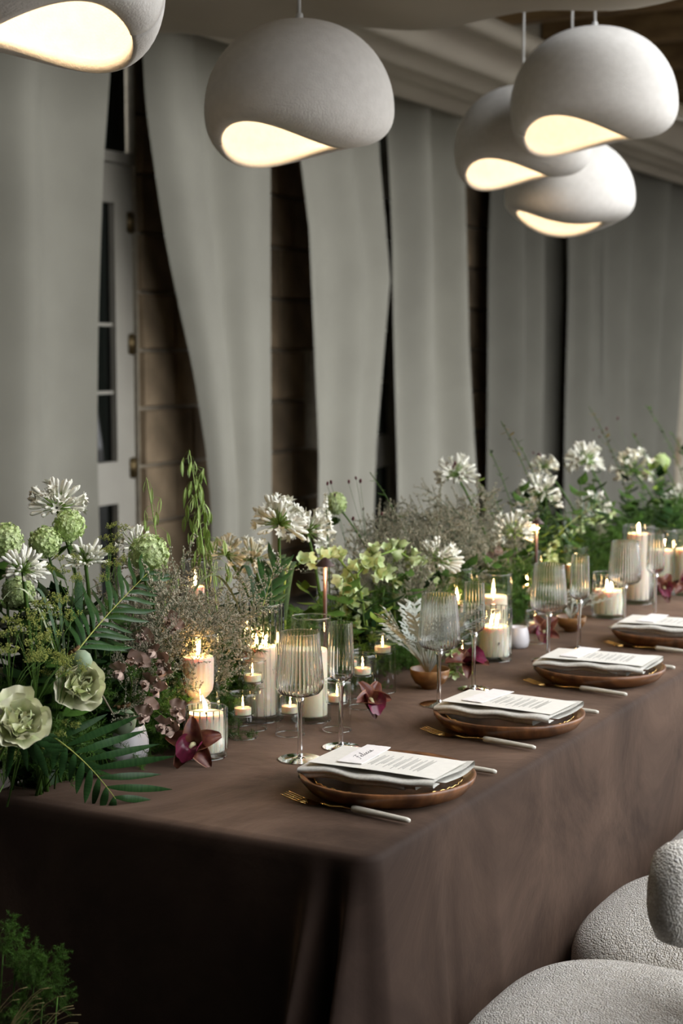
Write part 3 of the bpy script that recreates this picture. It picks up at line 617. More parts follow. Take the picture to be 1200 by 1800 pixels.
def vase(loc, r, h, label):
    q = MB(); q.lathe([(0, 0), (r*.72, 0), (r*.9, h*.06), (r, h*.3), (r*.99, h*.55), (r*.9, h*.8), (r*.80, h*.98), (r*.79, h), (r*.75, h*.99), (r*.72, h*.8), (0, h*.5)], 48)
    thing('bud_vase', label, 'vase', loc, 'small white ceramic vases', me=q.mesh('bud_vase', 'ceramic'))
vase(T(221, 1338)+Z1, .044, .070, 'small white ceramic vase under the palm frond at the table corner')
vase(T(909, 1138)+Z1, .031, .054, 'small white ceramic vase beside the ribbed jar')
def bowl(loc, r, h, label):
    q = MB(); q.lathe([(0, 0), (r*.4, 0), (r*.42, h*.1), (r*.75, h*.3), (r*.95, h*.65), (r, h*.97), (r*.98, h), (r*.95, h*.97), (r*.88, h*.65), (r*.6, h*.4), (0, h*.3)], 44)
    thing('wooden_bowl', label, 'bowl', loc, 'small wooden bowls', me=q.mesh('wooden_bowl', 'bowl_wood'))
BW1 = T(755, 1210)+Z1; BW2 = T(1003, 1110)+Z1
bowl(BW1, .046, .046, 'small turned wooden bowl holding the silver foliage'); bowl(BW2, .042, .042, 'small wooden bowl beyond the third wine glass')
# ------------------------------------------------------------------ flowers and foliage: shared piece meshes
def leaf_mesh(name, L, W, m, fold=.12, droop=.15, prof=None, n=6, asym=0.):
    prof = prof or [0.05, .7, 1, .92, .6, .02]; n = len(prof)
    q = MB(); pts = [(0, L*t, -droop*L*t*t + .02*L*math.sin(t*7)) for t in np.linspace(0, 1, n)]
    q.strip(pts, [W*p for p in prof], (1, 0, 0), fold); return q.mesh(name, m)
def petal(q, L, W, base, d0, out, mi, n=5, prof=(.35, .8, 1, .85, .15)):
    # petal starting at base along +Z, bending outwards (direction out)
    out = V(*out); side = np.cross(out, V(0, 0, 1)); pts = []; p = V(*base); ang = d0
    for t in np.linspace(0, 1, n): pts.append(p.copy()); a = ang*t; p = p + (V(0, 0, 1)*math.cos(a)+out*math.sin(a))*L/(n-1)
    q.strip(pts, [W*k for k in prof], side, -.18, mi)
def floret_open():
    q = MB(); q.tube([(0, 0, 0), (0, 0, .030)], [.0007, .0009], 4, 0); q.tube([(0, 0, .030), (0, 0, .039)], [.001, .0026], 6, 1)
    for k in range(6): a = k*math.pi/3; petal(q, .019, .0058, (.002*math.cos(a), .002*math.sin(a), .037), 1.35, (math.cos(a), math.sin(a), 0), 1)
    return q.mesh('floret', ['agap_green', 'petal_white'])
def floret_bud(k, m='petal_white'):
    q = MB(); q.tube([(0, 0, 0), (0, 0, .028*k)], [.0007, .0009], 4, 0); q.tube([(0, 0, .027*k), (0, 0, .032*k), (0, 0, .040*k), (0, 0, .048*k), (0, 0, .052*k)], [.0012, .0026, .0034, .0036, .0008], 6, 1)
    return q.mesh('floret', ['agap_green', m])
F_OPEN, F_BUD, F_BUDS, F_BUDC = floret_open(), floret_bud(1.05), floret_bud(.8), floret_bud(1., 'petal_cream')
def stem_obj(root, head, r, m='green_stem', bend=.3, lean=(0, 0)):
    h = np.array(head, float); q = MB(); mid = V(h[0]*bend+lean[0], h[1]*bend+lean[1], h[2]*.6)
    pts = bez((0, 0, 0), mid, h, 9); q.tube(pts, list(np.linspace(r*1.1, r*.8, 9)), 7); obj('stem', q.mesh('stem', m), root); return pts
def base_of(p): return Vector((min(max(p.x, -1.84)+U(.0, .04), -1.77 if p.y < 3.2 else -1.72), p.y+U(-.03, .03), TZ))
def agapanthus(x, y, d, X, label, kind='open', n=46, base=None, zmin=-.45):
    p = onx(x, y, X); k = px_m(p); sc = d*k/2/.056; b = base or base_of(p)
    root = thing('agapanthus', label, 'flower', b, 'white agapanthus blooms in the flower bank'); h = p-b
    stem_obj(root, h, .0042)
    for i in range(int(n*1.25)):
        dr = rdir(zmin); s = sc*U(.88, 1.08)
        me = (F_OPEN if random.random() < .36 else F_BUD) if kind == 'open' else (random.choice((F_BUD, F_BUDS, F_BUDS)) if kind == 'bud' else random.choice((F_BUDC, F_OPEN, F_BUDC)))
        obj('floret', me, root, tr(h, dr, U(0, 6), s))
def vib_mesh(R=.03):
    q = MB(); v = []; f = []
    for k in range(5):
        a = k*2*math.pi/5; c, s = math.cos(a), math.sin(a); c2, s2 = math.cos(a+.62), math.sin(a+.62); c1, s1 = math.cos(a-.62), math.sin(a-.62); o = len(v)
        v += [(0, 0, 0), (.0036*c1, .0036*s1, .0008), (.0056*c, .0056*s, .0002), (.0036*c2, .0036*s2, .0008)]; f.append([o, o+1, o+2, o+3])
    ms = []
    for i in range(420):
        z = 1-2*(i+.5)/420; a = i*2.39996; r = math.sqrt(1-z*z); d = V(r*math.cos(a), r*math.sin(a), z)+RNG.normal(size=3)*.12; d /= np.linalg.norm(d)
        ms.append(np.array(tr(d*R*U(.86, 1.06), d+RNG.normal(size=3)*.35, U(0, 6), U(.6, .85))))
    q.scatter(v, f, ms); q.ell((0, 0, 0), (R*.86,)*3, 12, 8); return q.mesh('florets', 'viburnum', False)
VIB = vib_mesh()
LEAF_M = leaf_mesh('leaf', .055, .034, 'leaf_mid', prof=[.1, .75, 1, .95, .7, .35, .02]); LEAF_D = leaf_mesh('leaf', .05, .024, 'leaf_dark'); LEAF_L = leaf_mesh('leaf', .04, .020, 'leaf_lime')
LEAF_S = leaf_mesh('leaf', .020, .008, 'leaf_mid'); LEAF_R = leaf_mesh('leaf', .022, .009, 'leaf_rust')
def viburnum(x, y, r, X, label, leaves=3):
    p = onx(x, y, X); k = px_m(p); b = base_of(p); root = thing('viburnum', label, 'flower', b, 'green viburnum snowballs'); h = p-b
    stem_obj(root, h, .0028); o = obj('florets', VIB, root, tr(h, rdir(), U(0, 6), r*k/.0315), kind='stuff')
    for i in range(leaves): a = U(0, 6.28); obj('leaf', LEAF_M, root, Matrix.Translation(h+Vector((0, 0, -.035))) @ Matrix.Rotation(a, 4, 'Z') @ Matrix.Rotation(U(-.6, .3), 4, 'X'))
def limonium_meshes(seed):
    r = np.random.default_rng(seed); st = MB(); bl = []
    def grow(p, d, L, lev):
        n = 5; pts = [p]; q = p
        for i in range(n): d = d + r.normal(size=3)*.08 + V(0, 0, .03); d /= np.linalg.norm(d); q = q + d*L/n; pts.append(q)
        st.tube(pts, list(np.linspace(.0012, .0006, n+1)*(1 if lev < 2 else .6)), 3)
        if lev < 2:
            for j in range(2, n+1):
                for _ in range(2 if lev == 0 else 2):
                    s = r.normal(size=3); s -= d*(s@d); s /= np.linalg.norm(s)+1e-9; grow(pts[j], d*.65+s*.75, L*(.42 if lev == 0 else .5)*r.uniform(.6, 1.1), lev+1)
        else:
            for j in range(1, n+1):
                for _ in range(3): bl.append((pts[j]+r.normal(size=3)*.0018-d*L/n*r.random(), d))
    for s in range(3): grow(V(0, 0, 0), V(r.normal()*.22, r.normal()*.22, 1), .26, 0)
    oc = [(1, 0, 0), (-1, 0, 0), (0, 1, 0), (0, -1, 0), (0, 0, 1.3), (0, 0, -.8)]; of = [[0, 2, 4], [2, 1, 4], [1, 3, 4], [3, 0, 4], [2, 0, 5], [1, 2, 5], [3, 1, 5], [0, 3, 5]]
    f = MB(); f.scatter(np.array(oc)*.0019, of, [np.array(tr(p, d, 0, r.uniform(.7, 1.35))) for p, d in bl])
    return st.mesh('branches', 'limonium_stem'), f.mesh('blossoms', 'limonium', False)
LIM = [limonium_meshes(i) for i in range(4)]
def limonium(x, ytop, X, label, sc=1., lean=(0, 0)):
    p = onx(x, ytop, X); b = base_of(p); L = max((p-b).length, .1); root = thing('sea_lavender', label, 'flower', b, 'misty sea lavender sprays')
    m = tr((0, 0, 0), p-b, U(0, 6), L/.43) @ Matrix.Diagonal((sc, sc, 1, 1)); st, fl = random.choice(LIM)
    obj('branches', st, root, m, kind='stuff'); obj('blossoms', fl, root, m, kind='stuff')
def oat_mesh():
    q = MB(); q.strip([(0, 0, 0), (.0006, 0, -.007), (.001, 0, -.016), (0, 0, -.025)], [.0012, .0042, .0034, .0004], (0, 1, 0), .3); q.strip([(0, 0, 0), (-.0016, 0, -.007), (-.0022, 0, -.015), (-.001, 0, -.023)], [.0012, .0040, .0032, .0004], (0, 1, 0), -.3)
    return q.mesh('spikelet', 'oat')
OAT = oat_mesh()
def oat(x, y, X, n, label):
    p = onx(x, y, X); b = base_of(p); root = thing('oat_grass', label, 'grass stem', b, 'green oat grass stalks'); h = p-b; pts = stem_obj(root, h, .0014, 'oat')
    tw = MB(); 
    for i in range(n):
        t = U(.55, 1); k = min(int(t*8), 7); c = pts[k]+(pts[k+1]-pts[k])*(t*8-k); a = U(0, 6.28); l = U(.012, .062)*(1.3-t); e = c+V(math.cos(a)*l, math.sin(a)*l, U(-.02, .012))
        tw.tube([c, (c+e)/2+V(0, 0, .006), e], .0004, 3); obj('spikelet', OAT, root, tr(e, (U(-.25, .25), U(-.25, .25), 1), U(0, 6), U(1.0, 1.5)))
    obj('branches', tw.mesh('branches', 'oat'), root)
def blade_leaf(L, W, m, droop): return leaf_mesh('leaflet', L, W, m, .14, droop, [.25, .7, .95, 1, .85, .55, .03])
PALM = [blade_leaf(.13, .0135, 'palm_leaf', .10), blade_leaf(.11, .0125, 'palm_leaf', .25), blade_leaf(.07, .009, 'palm_leaf', .2)]
def palm(pts3, label, n=13, scale=(1, 1), up=(0, 0, 1), m=None, name='palm_frond', spread=.75, tip=.5):
    """pts3: rachis from base to tip in world space"""
    pts = bez(*pts3, 14); b = Vector(pts3[0]); root = thing(name, label, 'palm frond', b, 'dark palm fronds in the flower bank')
    loc = [q-np.array(b) for q in pts]; q = MB(); q.tube(loc, list(np.linspace(.0016, .0006, 14)), 5); obj('rachis', q.mesh('rachis', 'dill'), root)
    for i in range(n):
        t = .12+.86*i/(n-1); k = t*13; j = min(int(k), 12); c = loc[j]+(loc[j+1]-loc[j])*(k-j); d = loc[j+1]-loc[j]; d /= np.linalg.norm(d)
        u = V(*up); u = u-d*(u@d); u /= np.linalg.norm(u); s = np.cross(d, u)
        for sg, scl in ((1, scale[0]), (-1, scale[1])):
            y = d*math.cos(spread*(1-tip*t))+s*sg*math.sin(spread*(1-tip*t))+u*U(-.1, .16); y /= np.linalg.norm(y); x = np.cross(y, u); x /= np.linalg.norm(x); z = np.cross(x, y)
            e = scl*(.55+.9*math.sin(math.pi*(.15+.75*t)))*U(.85, 1.1)*.75
            mt = Matrix([[*r_, 0] for r_ in np.stack([x, y*e, z], 1)]+[[0, 0, 0, 1]]); mt.translation = Vector(c); obj('leaflet', random.choice(PALM[:2]), root, mt)
def strap(x, y, X, base, w, label, m='strap_leaf', sag=.0):
    p = onx(x, y, X); b = Vector(base); h = np.array(p-b); q = MB(); pts = bez((0, 0, 0), h*.5+V(0, 0, .10+sag), h, 12)
    side = np.cross(h, V(0, 0, 1)); side = side if np.linalg.norm(side) > 1e-3 else V(1, 0, 0)
    side = side*.6+np.array(RT)*np.linalg.norm(side)*.6
    q.strip(pts, [w*k for k in (.7, .85, .95, 1, 1, 1, .97, .9, .8, .62, .4, .03)], side, .12)
    thing('strap_leaf', label, 'leaf', b, 'long strap leaves in the flower bank', me=q.mesh('strap_leaf', m))
def fern_meshes(seed, L=.16):
    r = np.random.default_rng(seed); st = MB(); nd = []
    def plume(p, d, L, lev):
        n = 7; pts = [p]; q = p
        for i in range(n): d = d+r.normal(size=3)*.1; d /= np.linalg.norm(d); q = q+d*L/n; pts.append(q)
        st.tube(pts, .0005, 3)
        for j in range(n):
            if lev == 0:
                for _ in range(3): s = r.normal(size=3); s /= np.linalg.norm(s); plume(pts[j+1], d*.6+s*.8, L*.42*(1-.6*j/n), 1)
            else:
                for _ in range(9): s = r.normal(size=3); s -= d*(s@d)*.6; nd.append((pts[j]+(pts[j+1]-pts[j])*r.random(), s/np.linalg.norm(s)+d*.5))
    for _ in range(3): plume(V(0, 0, 0), V(r.normal()*.4, r.normal()*.4, 1.), L, 0)
    f = MB(); f.scatter([(-.00045, 0, 0), (.00045, 0, 0), (.0003, 0, .008), (0, 0, .0125)], [[0, 1, 2, 3]], [np.array(tr(p, s, r.uniform(0, 6), r.uniform(.7, 1.2))) for p, s in nd])
    return st.mesh('stems', 'fern'), f.mesh('needles', 'fern', False)
FERN = [fern_meshes(20+i) for i in range(4)]
def fern(loc, d, sc, label, group='asparagus fern plumes low in the flower bank'):
    root = thing('asparagus_fern', label, 'fern', loc, group); st, nd = random.choice(FERN); m = tr((0, 0, 0), d, U(0, 6), sc); obj('stems', st, root, m, kind='stuff'); obj('needles', nd, root, m, kind='stuff')
def leafy(loc, tip, label, n=16, me=LEAF_D, group='dark leafy stems filling the flower bank', sc=1., name='leafy_stem'):
    root = thing(name, label, 'foliage', loc, group); pts = stem_obj(root, np.array(Vector(tip)-Vector(loc)), .0016)
    for i in range(n):
        t = .2+.8*i/n; k = min(int(t*8), 7); c = pts[k]+(pts[k+1]-pts[k])*(t*8-k)
        obj('leaf', me, root, Matrix.Translation(Vector(c)) @ Matrix.Rotation(i*2.4+U(-.4, .4), 4, 'Z') @ Matrix.Rotation(U(-.2, .9), 4, 'X') @ Matrix.Scale(sc*U(.7, 1.2), 4))
def dill_meshes(seed):
    r = np.random.default_rng(seed); st = MB(); ms = []
    for k in range(7):
        d = V(r.normal()*.45, r.normal()*.45, 1); d /= np.linalg.norm(d); e = d*r.uniform(.07, .13); st.tube([(0, 0, 0), e*.5+V(0, 0, .01), e], .0008, 3)
        for j in range(9):
            s = r.normal(size=3); s[2] = abs(s[2])+.3; s /= np.linalg.norm(s); g = e+s*r.uniform(.01, .022); st.tube([e, g], .0004, 3)
            for _ in range(9): ms.append(np.array(tr(g+r.normal(size=3)*.0028, s, 0, r.uniform(.7, 1.2))))
    oc = [(1, 0, 0), (-1, 0, 0), (0, 1, 0), (0, -1, 0), (0, 0, 1), (0, 0, -1)]; of = [[0, 2, 4], [2, 1, 4], [1, 3, 4], [3, 0, 4], [2, 0, 5], [1, 2, 5], [3, 1, 5], [0, 3, 5]]
    f = MB(); f.scatter(np.array(oc)*.0015, of, ms); return st.mesh('branches', 'green_stem'), f.mesh('blossoms', 'dill', False)
DILL = [dill_meshes(i) for i in (1, 2)]
def dill(x, y, X, label, sc=1.):
    p = onx(x, y, X); b = base_of(p); root = thing('dill_flower', label, 'flower', b, 'yellow-green dill-like umbels'); c = Vector(p-b)-Vector((0, 0, .08*sc)); q = MB(); q.tube([(0, 0, 0), np.array(c)], .0013, 5); obj('stem', q.mesh('stem', 'green_stem'), root)
    st, f = random.choice(DILL); m = Matrix.Translation(c) @ Matrix.Rotation(U(0, 6), 4, 'Z') @ Matrix.Scale(sc, 4); obj('branches', st, root, m, kind='stuff'); obj('blossoms', f, root, m, kind='stuff')
def ruffle_petal(L, W, m, ru=.12, cup=.5, seed=0, name='petal'):
    r = random.Random(seed); ph = r.uniform(0, 6)
    def fn(u, v):
        a = (v-.5)*2; w = W*(.25+.75*math.sin(min(1, u*1.15)*math.pi/2))*(1-.25*max(0, u-.8)/.2*a*a); y = L*u*(1-.12*a*a*u)
        return (a*w/2, y, cup*L*(u*u*.55+.28*a*a*u)+ru*L*u*u*math.sin(a*6+ph)*.5)
    q = MB(); q.grid(fn, 6, 8); return q.mesh(name, m)
PEO = [ruffle_petal(.040, .042, 'peony', .22, .8, i) for i in range(3)]; PEOI = [ruffle_petal(.024, .026, 'peony', .35, 1.3, 10+i) for i in range(2)]
def ruffled(x, y, d, X, face, label, up=None):
    p = onx(x, y, X); b = base_of(p); root = thing('ruffled_bloom', label, 'flower', b, 'green ruffled blooms by the table corner'); h = Vector(p-b); stem_obj(root, h, .003)
    F = tr(h, face, 0, d*px_m(p)/.075)
    for ring, (n, tl, ms) in enumerate(((6, .18, PEO), (6, .55, PEO), (6, .95, PEOI))):
        for i in range(n): obj('petal', random.choice(ms), root, F @ Matrix.Rotation(i*6.283/n+ring*.5+U(-.2, .2), 4, 'Z') @ Matrix.Rotation(tl+U(-.12, .12), 4, 'X') @ Matrix.Scale(U(.85, 1.1), 4))
    q = MB()
    for i in range(70): dr = rdir(.2); q.tube([dr*.004, dr*U(.012, .020)+V(0, 0, .004), dr*U(.018, .026)+V(U(-.004, .004), U(-.004, .004), .008)], .0005, 3)
    obj('stamens', q.mesh('stamens', 'peony_thread'), root, F, kind='stuff')
PEA = [ruffle_petal(.025, .036, 'pea_mauve', .35, .35, 30+i) for i in range(3)]; PEAW = ruffle_petal(.018, .018, 'pea_mauve', .3, .9, 40)
def sweet_pea(pts, flor, label, base):
    b = Vector(base); root = thing('sweet_pea', label, 'flower', b, 'dusky sweet pea stems'); q = MB(); lp = [np.array(b-b)]+[np.array(p-b) for p in pts]; fine = []
    for i in range(len(lp)-1): fine += [lp[i]+(lp[i+1]-lp[i])*t for t in (0, .5)]
    q.tube(fine+[lp[-1]], .0011, 5); obj('stem', q.mesh('stem', 'green_stem'), root)
    for p in flor:
        c = Vector(p-b); f = Vector((-FWH)+RT*U(-.8, .8)+UPZ*U(-.1, .4)).normalized(); base_m = tr(c, f, U(-.6, .6))
        obj('banner', PEA[random.randrange(3)], root, base_m @ Matrix.Rotation(.35, 4, 'X')); obj('banner', PEA[random.randrange(3)], root, base_m @ Matrix.Rotation(2.6, 4, 'Z') @ Matrix.Rotation(.8, 4, 'X') @ Matrix.Scale(.7, 4))
        for s in (-1, 1): obj('wing', PEAW, root, base_m @ Matrix.Rotation(s*.9, 4, 'Z') @ Matrix.Rotation(1.0, 4, 'X'))
def tepal(seed):
    def edge(t): return 1
    q = MB(); r = random.Random(seed); ph = r.uniform(0, 6)
    def fn(u, v, k=1., dz=0.): a = (v-.5)*2*k; w = .029*math.sin(math.pi*(.12+.80*u))**.7; return (a*w/2, .043*u, .010*math.sin(u*2.4)+.006*a*a-.006*u*u*3+.0015*math.sin(a*5+ph)+dz)
    q.grid(lambda u, v: fn(u, v, .86), 8, 6, 0)
    for s in (0, 1): q.grid(lambda u, v: tuple(np.array(fn(u, s, .86))*(1-v)+np.array(fn(u, s, 1.0))*v), 8, 1, 1)
    return q.mesh('tepal', ['orchid', 'orchid_edge'])
TEP = [tepal(i) for i in range(3)]
def lip_mesh():
    q = MB()
    def fn(u, v): a = (v-.5)*2; an = a*1.9; r = .0085+.004*u; return (r*math.sin(an), .006+.022*u, .004+r*(1-math.cos(an))*.9-.010*max(0, u-.65)*4*(1-abs(a)*.6)+.0015*math.sin(a*14)*u)
    q.grid(fn, 8, 14); return q.mesh('lip', 'orchid_lip')
LIP = lip_mesh()
cq = MB(); cq.tube([(0, 0, .006), (0, .010, .013), (0, .018, .012)], [.004, .0038, .0025], 8); COLM = cq.mesh('column', 'peony_thread')
def orchid(x, y, label, face, roll=0., sc=1.):
    sc *= 1.3; p = T(x, y)+Vector((0, 0, .024*sc)); root = thing('orchid_bloom', label, 'flower', (p.x, p.y, TZ+.001), 'loose burgundy orchid blooms on the tablecloth'); h = Vector((0, 0, .024*sc))
    F = tr(h, face, roll, sc)
    for i in range(5): obj('tepal', random.choice(TEP), root, F @ Matrix.Rotation(i*6.283/5+.3, 4, 'Z') @ Matrix.Rotation(U(.25, 1.0), 4, 'X') @ Matrix.Scale(U(.8, 1.05), 4))
    obj('lip', LIP, root, F @ Matrix.Rotation(2.9, 4, 'Z') @ Matrix.Rotation(.9, 4, 'X') @ Matrix.Scale(1.3, 4)); obj('column', COLM, root, F @ Matrix.Rotation(2.9, 4, 'Z') @ Matrix.Rotation(.5, 4, 'X'))
def bell_mesh():
    q = MB(); q.tube([(0, 0, 0), (0, 0, .006)], [.001, .0025], 5, 0)
    pr = [(.0022, .005), (.0060, .008), (.0090, .013), (.0112, .018), (.0140, .0215)]
    def lob(a, i, z): return 1+(0, .02, .05, .09, .12)[i]*math.cos(5*a)
    q.lathe(pr, 30, rf=lob); v = q.v[-1]; an = np.arctan2(v[:, 1], v[:, 0]); v[:, 2] += .0018*np.cos(5*an)*(v[:, 2]/.02)**2
    q.ell((0, 0, .010), (.003, .003, .004), 6, 4, 1); return q.mesh('bell', ['bell_lime', 'bell_eye'])
BELL = bell_mesh()
def bells(pix, X, n, label, base=None, sc=1.):
    P = [onx(x, y, X) for x, y in pix]; b = Vector(base) if base else base_of(P[0]); root = thing('bell_flower_spike', label, 'flower', b, 'lime green bell flower spikes')
    fine = [np.array(q-b) for q in [b]+P]; cur = []
    for i in range(len(fine)-1): cur += [fine[i]+(fine[i+1]-fine[i])*t for t in (0, .33, .67)]
    cur.append(fine[-1]); q = MB(); q.tube(cur, list(np.linspace(.0035, .0016, len(cur))), 7); obj('stem', q.mesh('stem', 'leaf_lime'), root)
    m = len(cur)
    for i in range(n):
        t = (.24+.76*i/(n-1))*(m-1); k = min(int(t), m-2); c = cur[k]+(cur[k+1]-cur[k])*(t-k); d = rdir(-.7)+np.array(-FWH)*.5
        d /= np.linalg.norm(d); obj('bell', BELL, root, tr(c+d*.004, d, U(0, 6), sc*1.12*U(.8, 1.1)))
def silver_leaf_mesh():
    q = MB(); q.strip([(0, 0, 0), (0, .02, .004), (0, .045, .004), (0, .065, -.002)], [.003, .005, .006, .003], (1, 0, 0), .1)
    for k in range(4):
        for s in (-1, 1): y = .016+.013*k; q.strip([(0, y, .004), (s*.010, y+.007, .005), (s*.017, y+.016, .002)], [.004, .0075, .003], (.4*s, -1, 0), .1); q.strip([(s*.008, y+.005, .005), (s*.016, y+.004, .004)], [.004, .003], (0, 1, 0), .1)
    return q.mesh('leaf', 'silver_leaf')
SIL = silver_leaf_mesh()
def silver(loc, label, n=16, hh=.09, face=None):
    root = thing('dusty_miller', label, 'foliage', loc, 'silver foliage')
    q = MB()
    for i in range(n):
        a = i*2.4; l = U(.4, 1)*hh; d = V(math.cos(a)*.7, math.sin(a)*.7, .95)*l; q.tube([(0, 0, 0), d*.5+V(0, 0, .008), d], .0013, 4)
        obj('leaf', SIL, root, Matrix.Translation(Vector(d)) @ Matrix.Rotation(a-1.57, 4, 'Z') @ Matrix.Rotation(U(.3, 1.2), 4, 'X') @ Matrix.Scale(U(.8, 1.25), 4))
    obj('stems', q.mesh('stems', 'silver_leaf'), root)
bq_ = MB(); bq_.ell((0, 0, .005), (.0035, .0035, .0058), 8, 6); BURN = bq_.mesh('flower_head', 'burgundy')
def burnet(pts, X, label, base=None):
    P = [onx(x, y, X) for x, y in pts]; b = base_of(P[0]); root = thing('burnet_flower', label, 'flower', b, 'burgundy burnet dots above the flowers'); q = MB(); fork = np.array((P[0]+(b-P[0])*.35)-b)
    q.tube([(0, 0, 0), fork], .0009, 4)
    for p in P: e = np.array(p-b); q.tube([fork, fork*.4+e*.6+V(.004, 0, -.012), e], .0006, 4); obj('flower_head', BURN, root, tr(e, (U(-.4, .4), U(-.4, .4), 1), 0, U(.8, 1.15)))
    obj('stem', q.mesh('stem', 'limonium_stem'), root)
sp = MB()
for k in range(5): a = k*1.2566; sp.strip([(0, 0, .001), (.002*math.cos(a), .002*math.sin(a), .0022), (.004*math.cos(a), .004*math.sin(a), .002)], [.001, .003, .001], (-math.sin(a), math.cos(a), 0))
def spike(x, y0, y1, X, label):
    p = onx(x, y0, X); e = onx(x, y1, X); b = base_of(e); root = thing('white_flower_spike', label, 'flower', b); h = np.array(p-b); e2 = np.array(e-b); stem_obj(root, h, .0016); q = MB()
    q.scatter(sp.v and np.concatenate(sp.v), sp.f, [np.array(tr(e2+(h-e2)*t+np.append(RNG.normal(size=2)*.009*(1.1-t), 0), rdir(), U(0, 6), U(.8, 1.4))) for t in RNG.random(110)]); obj('blossoms', q.mesh('blossoms', 'petal_white', False), root, kind='stuff')

ZONES = ((190, 'at the table corner by the ruffled blooms'), (330, 'behind the white vase and sweet peas'), (470, 'behind the tall ribbed cylinder'), (600, 'around the nearer mushroom lamp'), (720, 'under the arching lime bells'), (850, 'behind the silver foliage bowl'), (980, 'around the far mushroom lamp'), (1090, 'behind the third flute'), (9999, 'behind the farthest candles'))
def zone(p):
    x = onx_px(p)
    for lim, ph in ZONES:
        if x < lim: return ph
# ------------------------------------------------------------------ the flower bank
for a in ((100, 893, 112, -1.92, 'large open white agapanthus above the pair of green snowballs', 'open', 50, None, -.15), (40, 1003, 96, -1.78, 'white agapanthus in fat bud on a thick stem at the table corner', 'bud', 64),
          (150, 988, 92, -1.82, 'tight budded white agapanthus between snowball and palm frond', 'bud', 56, None, -.2), (238, 962, 86, -1.9, 'white agapanthus behind the palest snowball', 'open', 36), (398, 975, 78, -1.95, 'faded cream agapanthus beside the misty sea lavender', 'cream', 36),
          (490, 922, 112, -1.8, 'large round white agapanthus above the tall ribbed cylinder', 'open', 62), (540, 935, 100, -1.88, 'white agapanthus touching the spike of tiny white flowers', 'open', 46), (442, 985, 94, -1.92, 'brownish cream agapanthus past its best', 'cream', 46),
          (768, 985, 98, -1.75, 'white agapanthus at the end of the lime bell arch', 'open', 46), (802, 836, 84, -1.98, 'white agapanthus with burgundy dots in front', 'open', 46), (947, 872, 92, -1.86, 'white agapanthus right above the far mushroom lamp', 'open', 50),
          (902, 938, 88, -1.76, 'white agapanthus hanging low beside the far mushroom lamp', 'open', 46), (1030, 812, 80, -1.97, 'white agapanthus standing against the shaded curtain', 'open', 46), (1112, 828, 86, -2.0, 'cream agapanthus against the widest shaded curtain', 'cream', 46),
          (1042, 892, 66, -1.88, 'small white agapanthus in the yellow-green fronds', 'open', 36), (1190, 885, 70, -1.82, 'white agapanthus over the farthest candles', 'open', 40), (955, 822, 56, -2.04, 'small cream agapanthus peeping behind the others', 'cream', 36), (70, 1068, 56, -1.80, 'small budded agapanthus low by the strap leaves', 'bud', 30)):
    agapanthus(*a)
for a in ((121, 925, 29, -1.86, 'bright green snowball touching the open agapanthus'), (79, 953, 29, -1.88, 'dull green snowball beside the bright one'), (10, 950, 32, -1.86, 'yellow-green snowball at the corner of the table'), (262, 973, 35, -1.82, 'palest big green snowball beside the palm frond'), (32, 1042, 30, -1.84, 'shaded snowball beneath the budded agapanthus', 1), (1162, 812, 15, -1.95, 'small lime snowball against the widest curtain', 1), (590, 885, 20, -2.0, 'small green snowball behind the white spike', 2)):
    viburnum(*a)
LS = 'misty grey-pink sea lavender spray '
for (x, y, X, s) in ((195, 880, -1.9, .8), (250, 860, -1.92, .9), (300, 890, -1.86, 1.1), (360, 900, -1.9, 1.1), (235, 1000, -1.85, 1.1), (310, 985, -1.86, 1.2), (275, 1010, -1.82, 1.2), (620, 900, -1.95, 1.), (690, 830, -1.98, 1.), (730, 850, -1.92, 1.2), (770, 880, -1.9, 1.2), (660, 930, -1.85, 1.1), (740, 930, -1.84, 1.2),
                     (815, 800, -2.0, .9), (850, 850, -1.95, 1.2), (840, 920, -1.85, 1.2), (880, 880, -1.92, 1.1), (200, 1040, -1.82, 1.), (345, 1020, -1.85, 1.), (255, 1060, -1.80, .9), (330, 960, -1.88, 1.), (790, 940, -1.84, 1.1), (985, 850, -1.95, 1.), (215, 1000, -1.79, .9), (262, 990, -1.80, 1.), (300, 1015, -1.80, 1.), (335, 1035, -1.80, .9), (285, 930, -1.84, 1.), (700, 862, -1.92, 1.1), (752, 862, -1.88, 1.1), (655, 895, -1.90, 1.), (722, 905, -1.84, 1.1), (690, 950, -1.80, 1.), (790, 900, -1.86, 1.), (860, 890, -1.88, 1.), (545, 880, -1.98, .7), (640, 852, -1.96, 1.), (672, 838, -1.96, 1.), (702, 815, -1.97, 1.), (730, 802, -1.97, 1.), (757, 822, -1.95, 1.), (783, 850, -1.93, 1.), (604, 890, -1.93, .9), (818, 850, -1.93, 1.), (745, 880, -1.86, 1.), (710, 840, -1.94, 1.)):
    limonium(x, y, X, ('tall ' if y < 882 else 'low ' if y > 985 else '')+LS+zone(onx(x, y, X)), s)
oat(333, 792, -1.88, 46, 'tall oat grass stalk against the swept-in curtain'); oat(258, 842, -1.9, 22, 'thin oat grass stalk against the stone wall'); oat(350, 850, -1.86, 34, 'drooping oat grass stalk under the tallest one')
P3 = lambda x, y, X: tuple(onx(x, y, X))
palm((P3(128, 1155, -1.70), P3(175, 1090, -1.72), P3(262, 1005, -1.78)), 'dark palm frond fanning up beside the misty sprays', 13, (1.0, 1.0), up=tuple(-FWH))
palm((P3(85, 1290, -1.72), P3(150, 1330, -1.66), tuple(onz(203, 1404, TZ+.012))), 'palm frond drooping over the white vase onto the cloth', 8, (.45, 1.05), up=tuple(-FWH+UPZ*.5), spread=1.15, tip=.3)
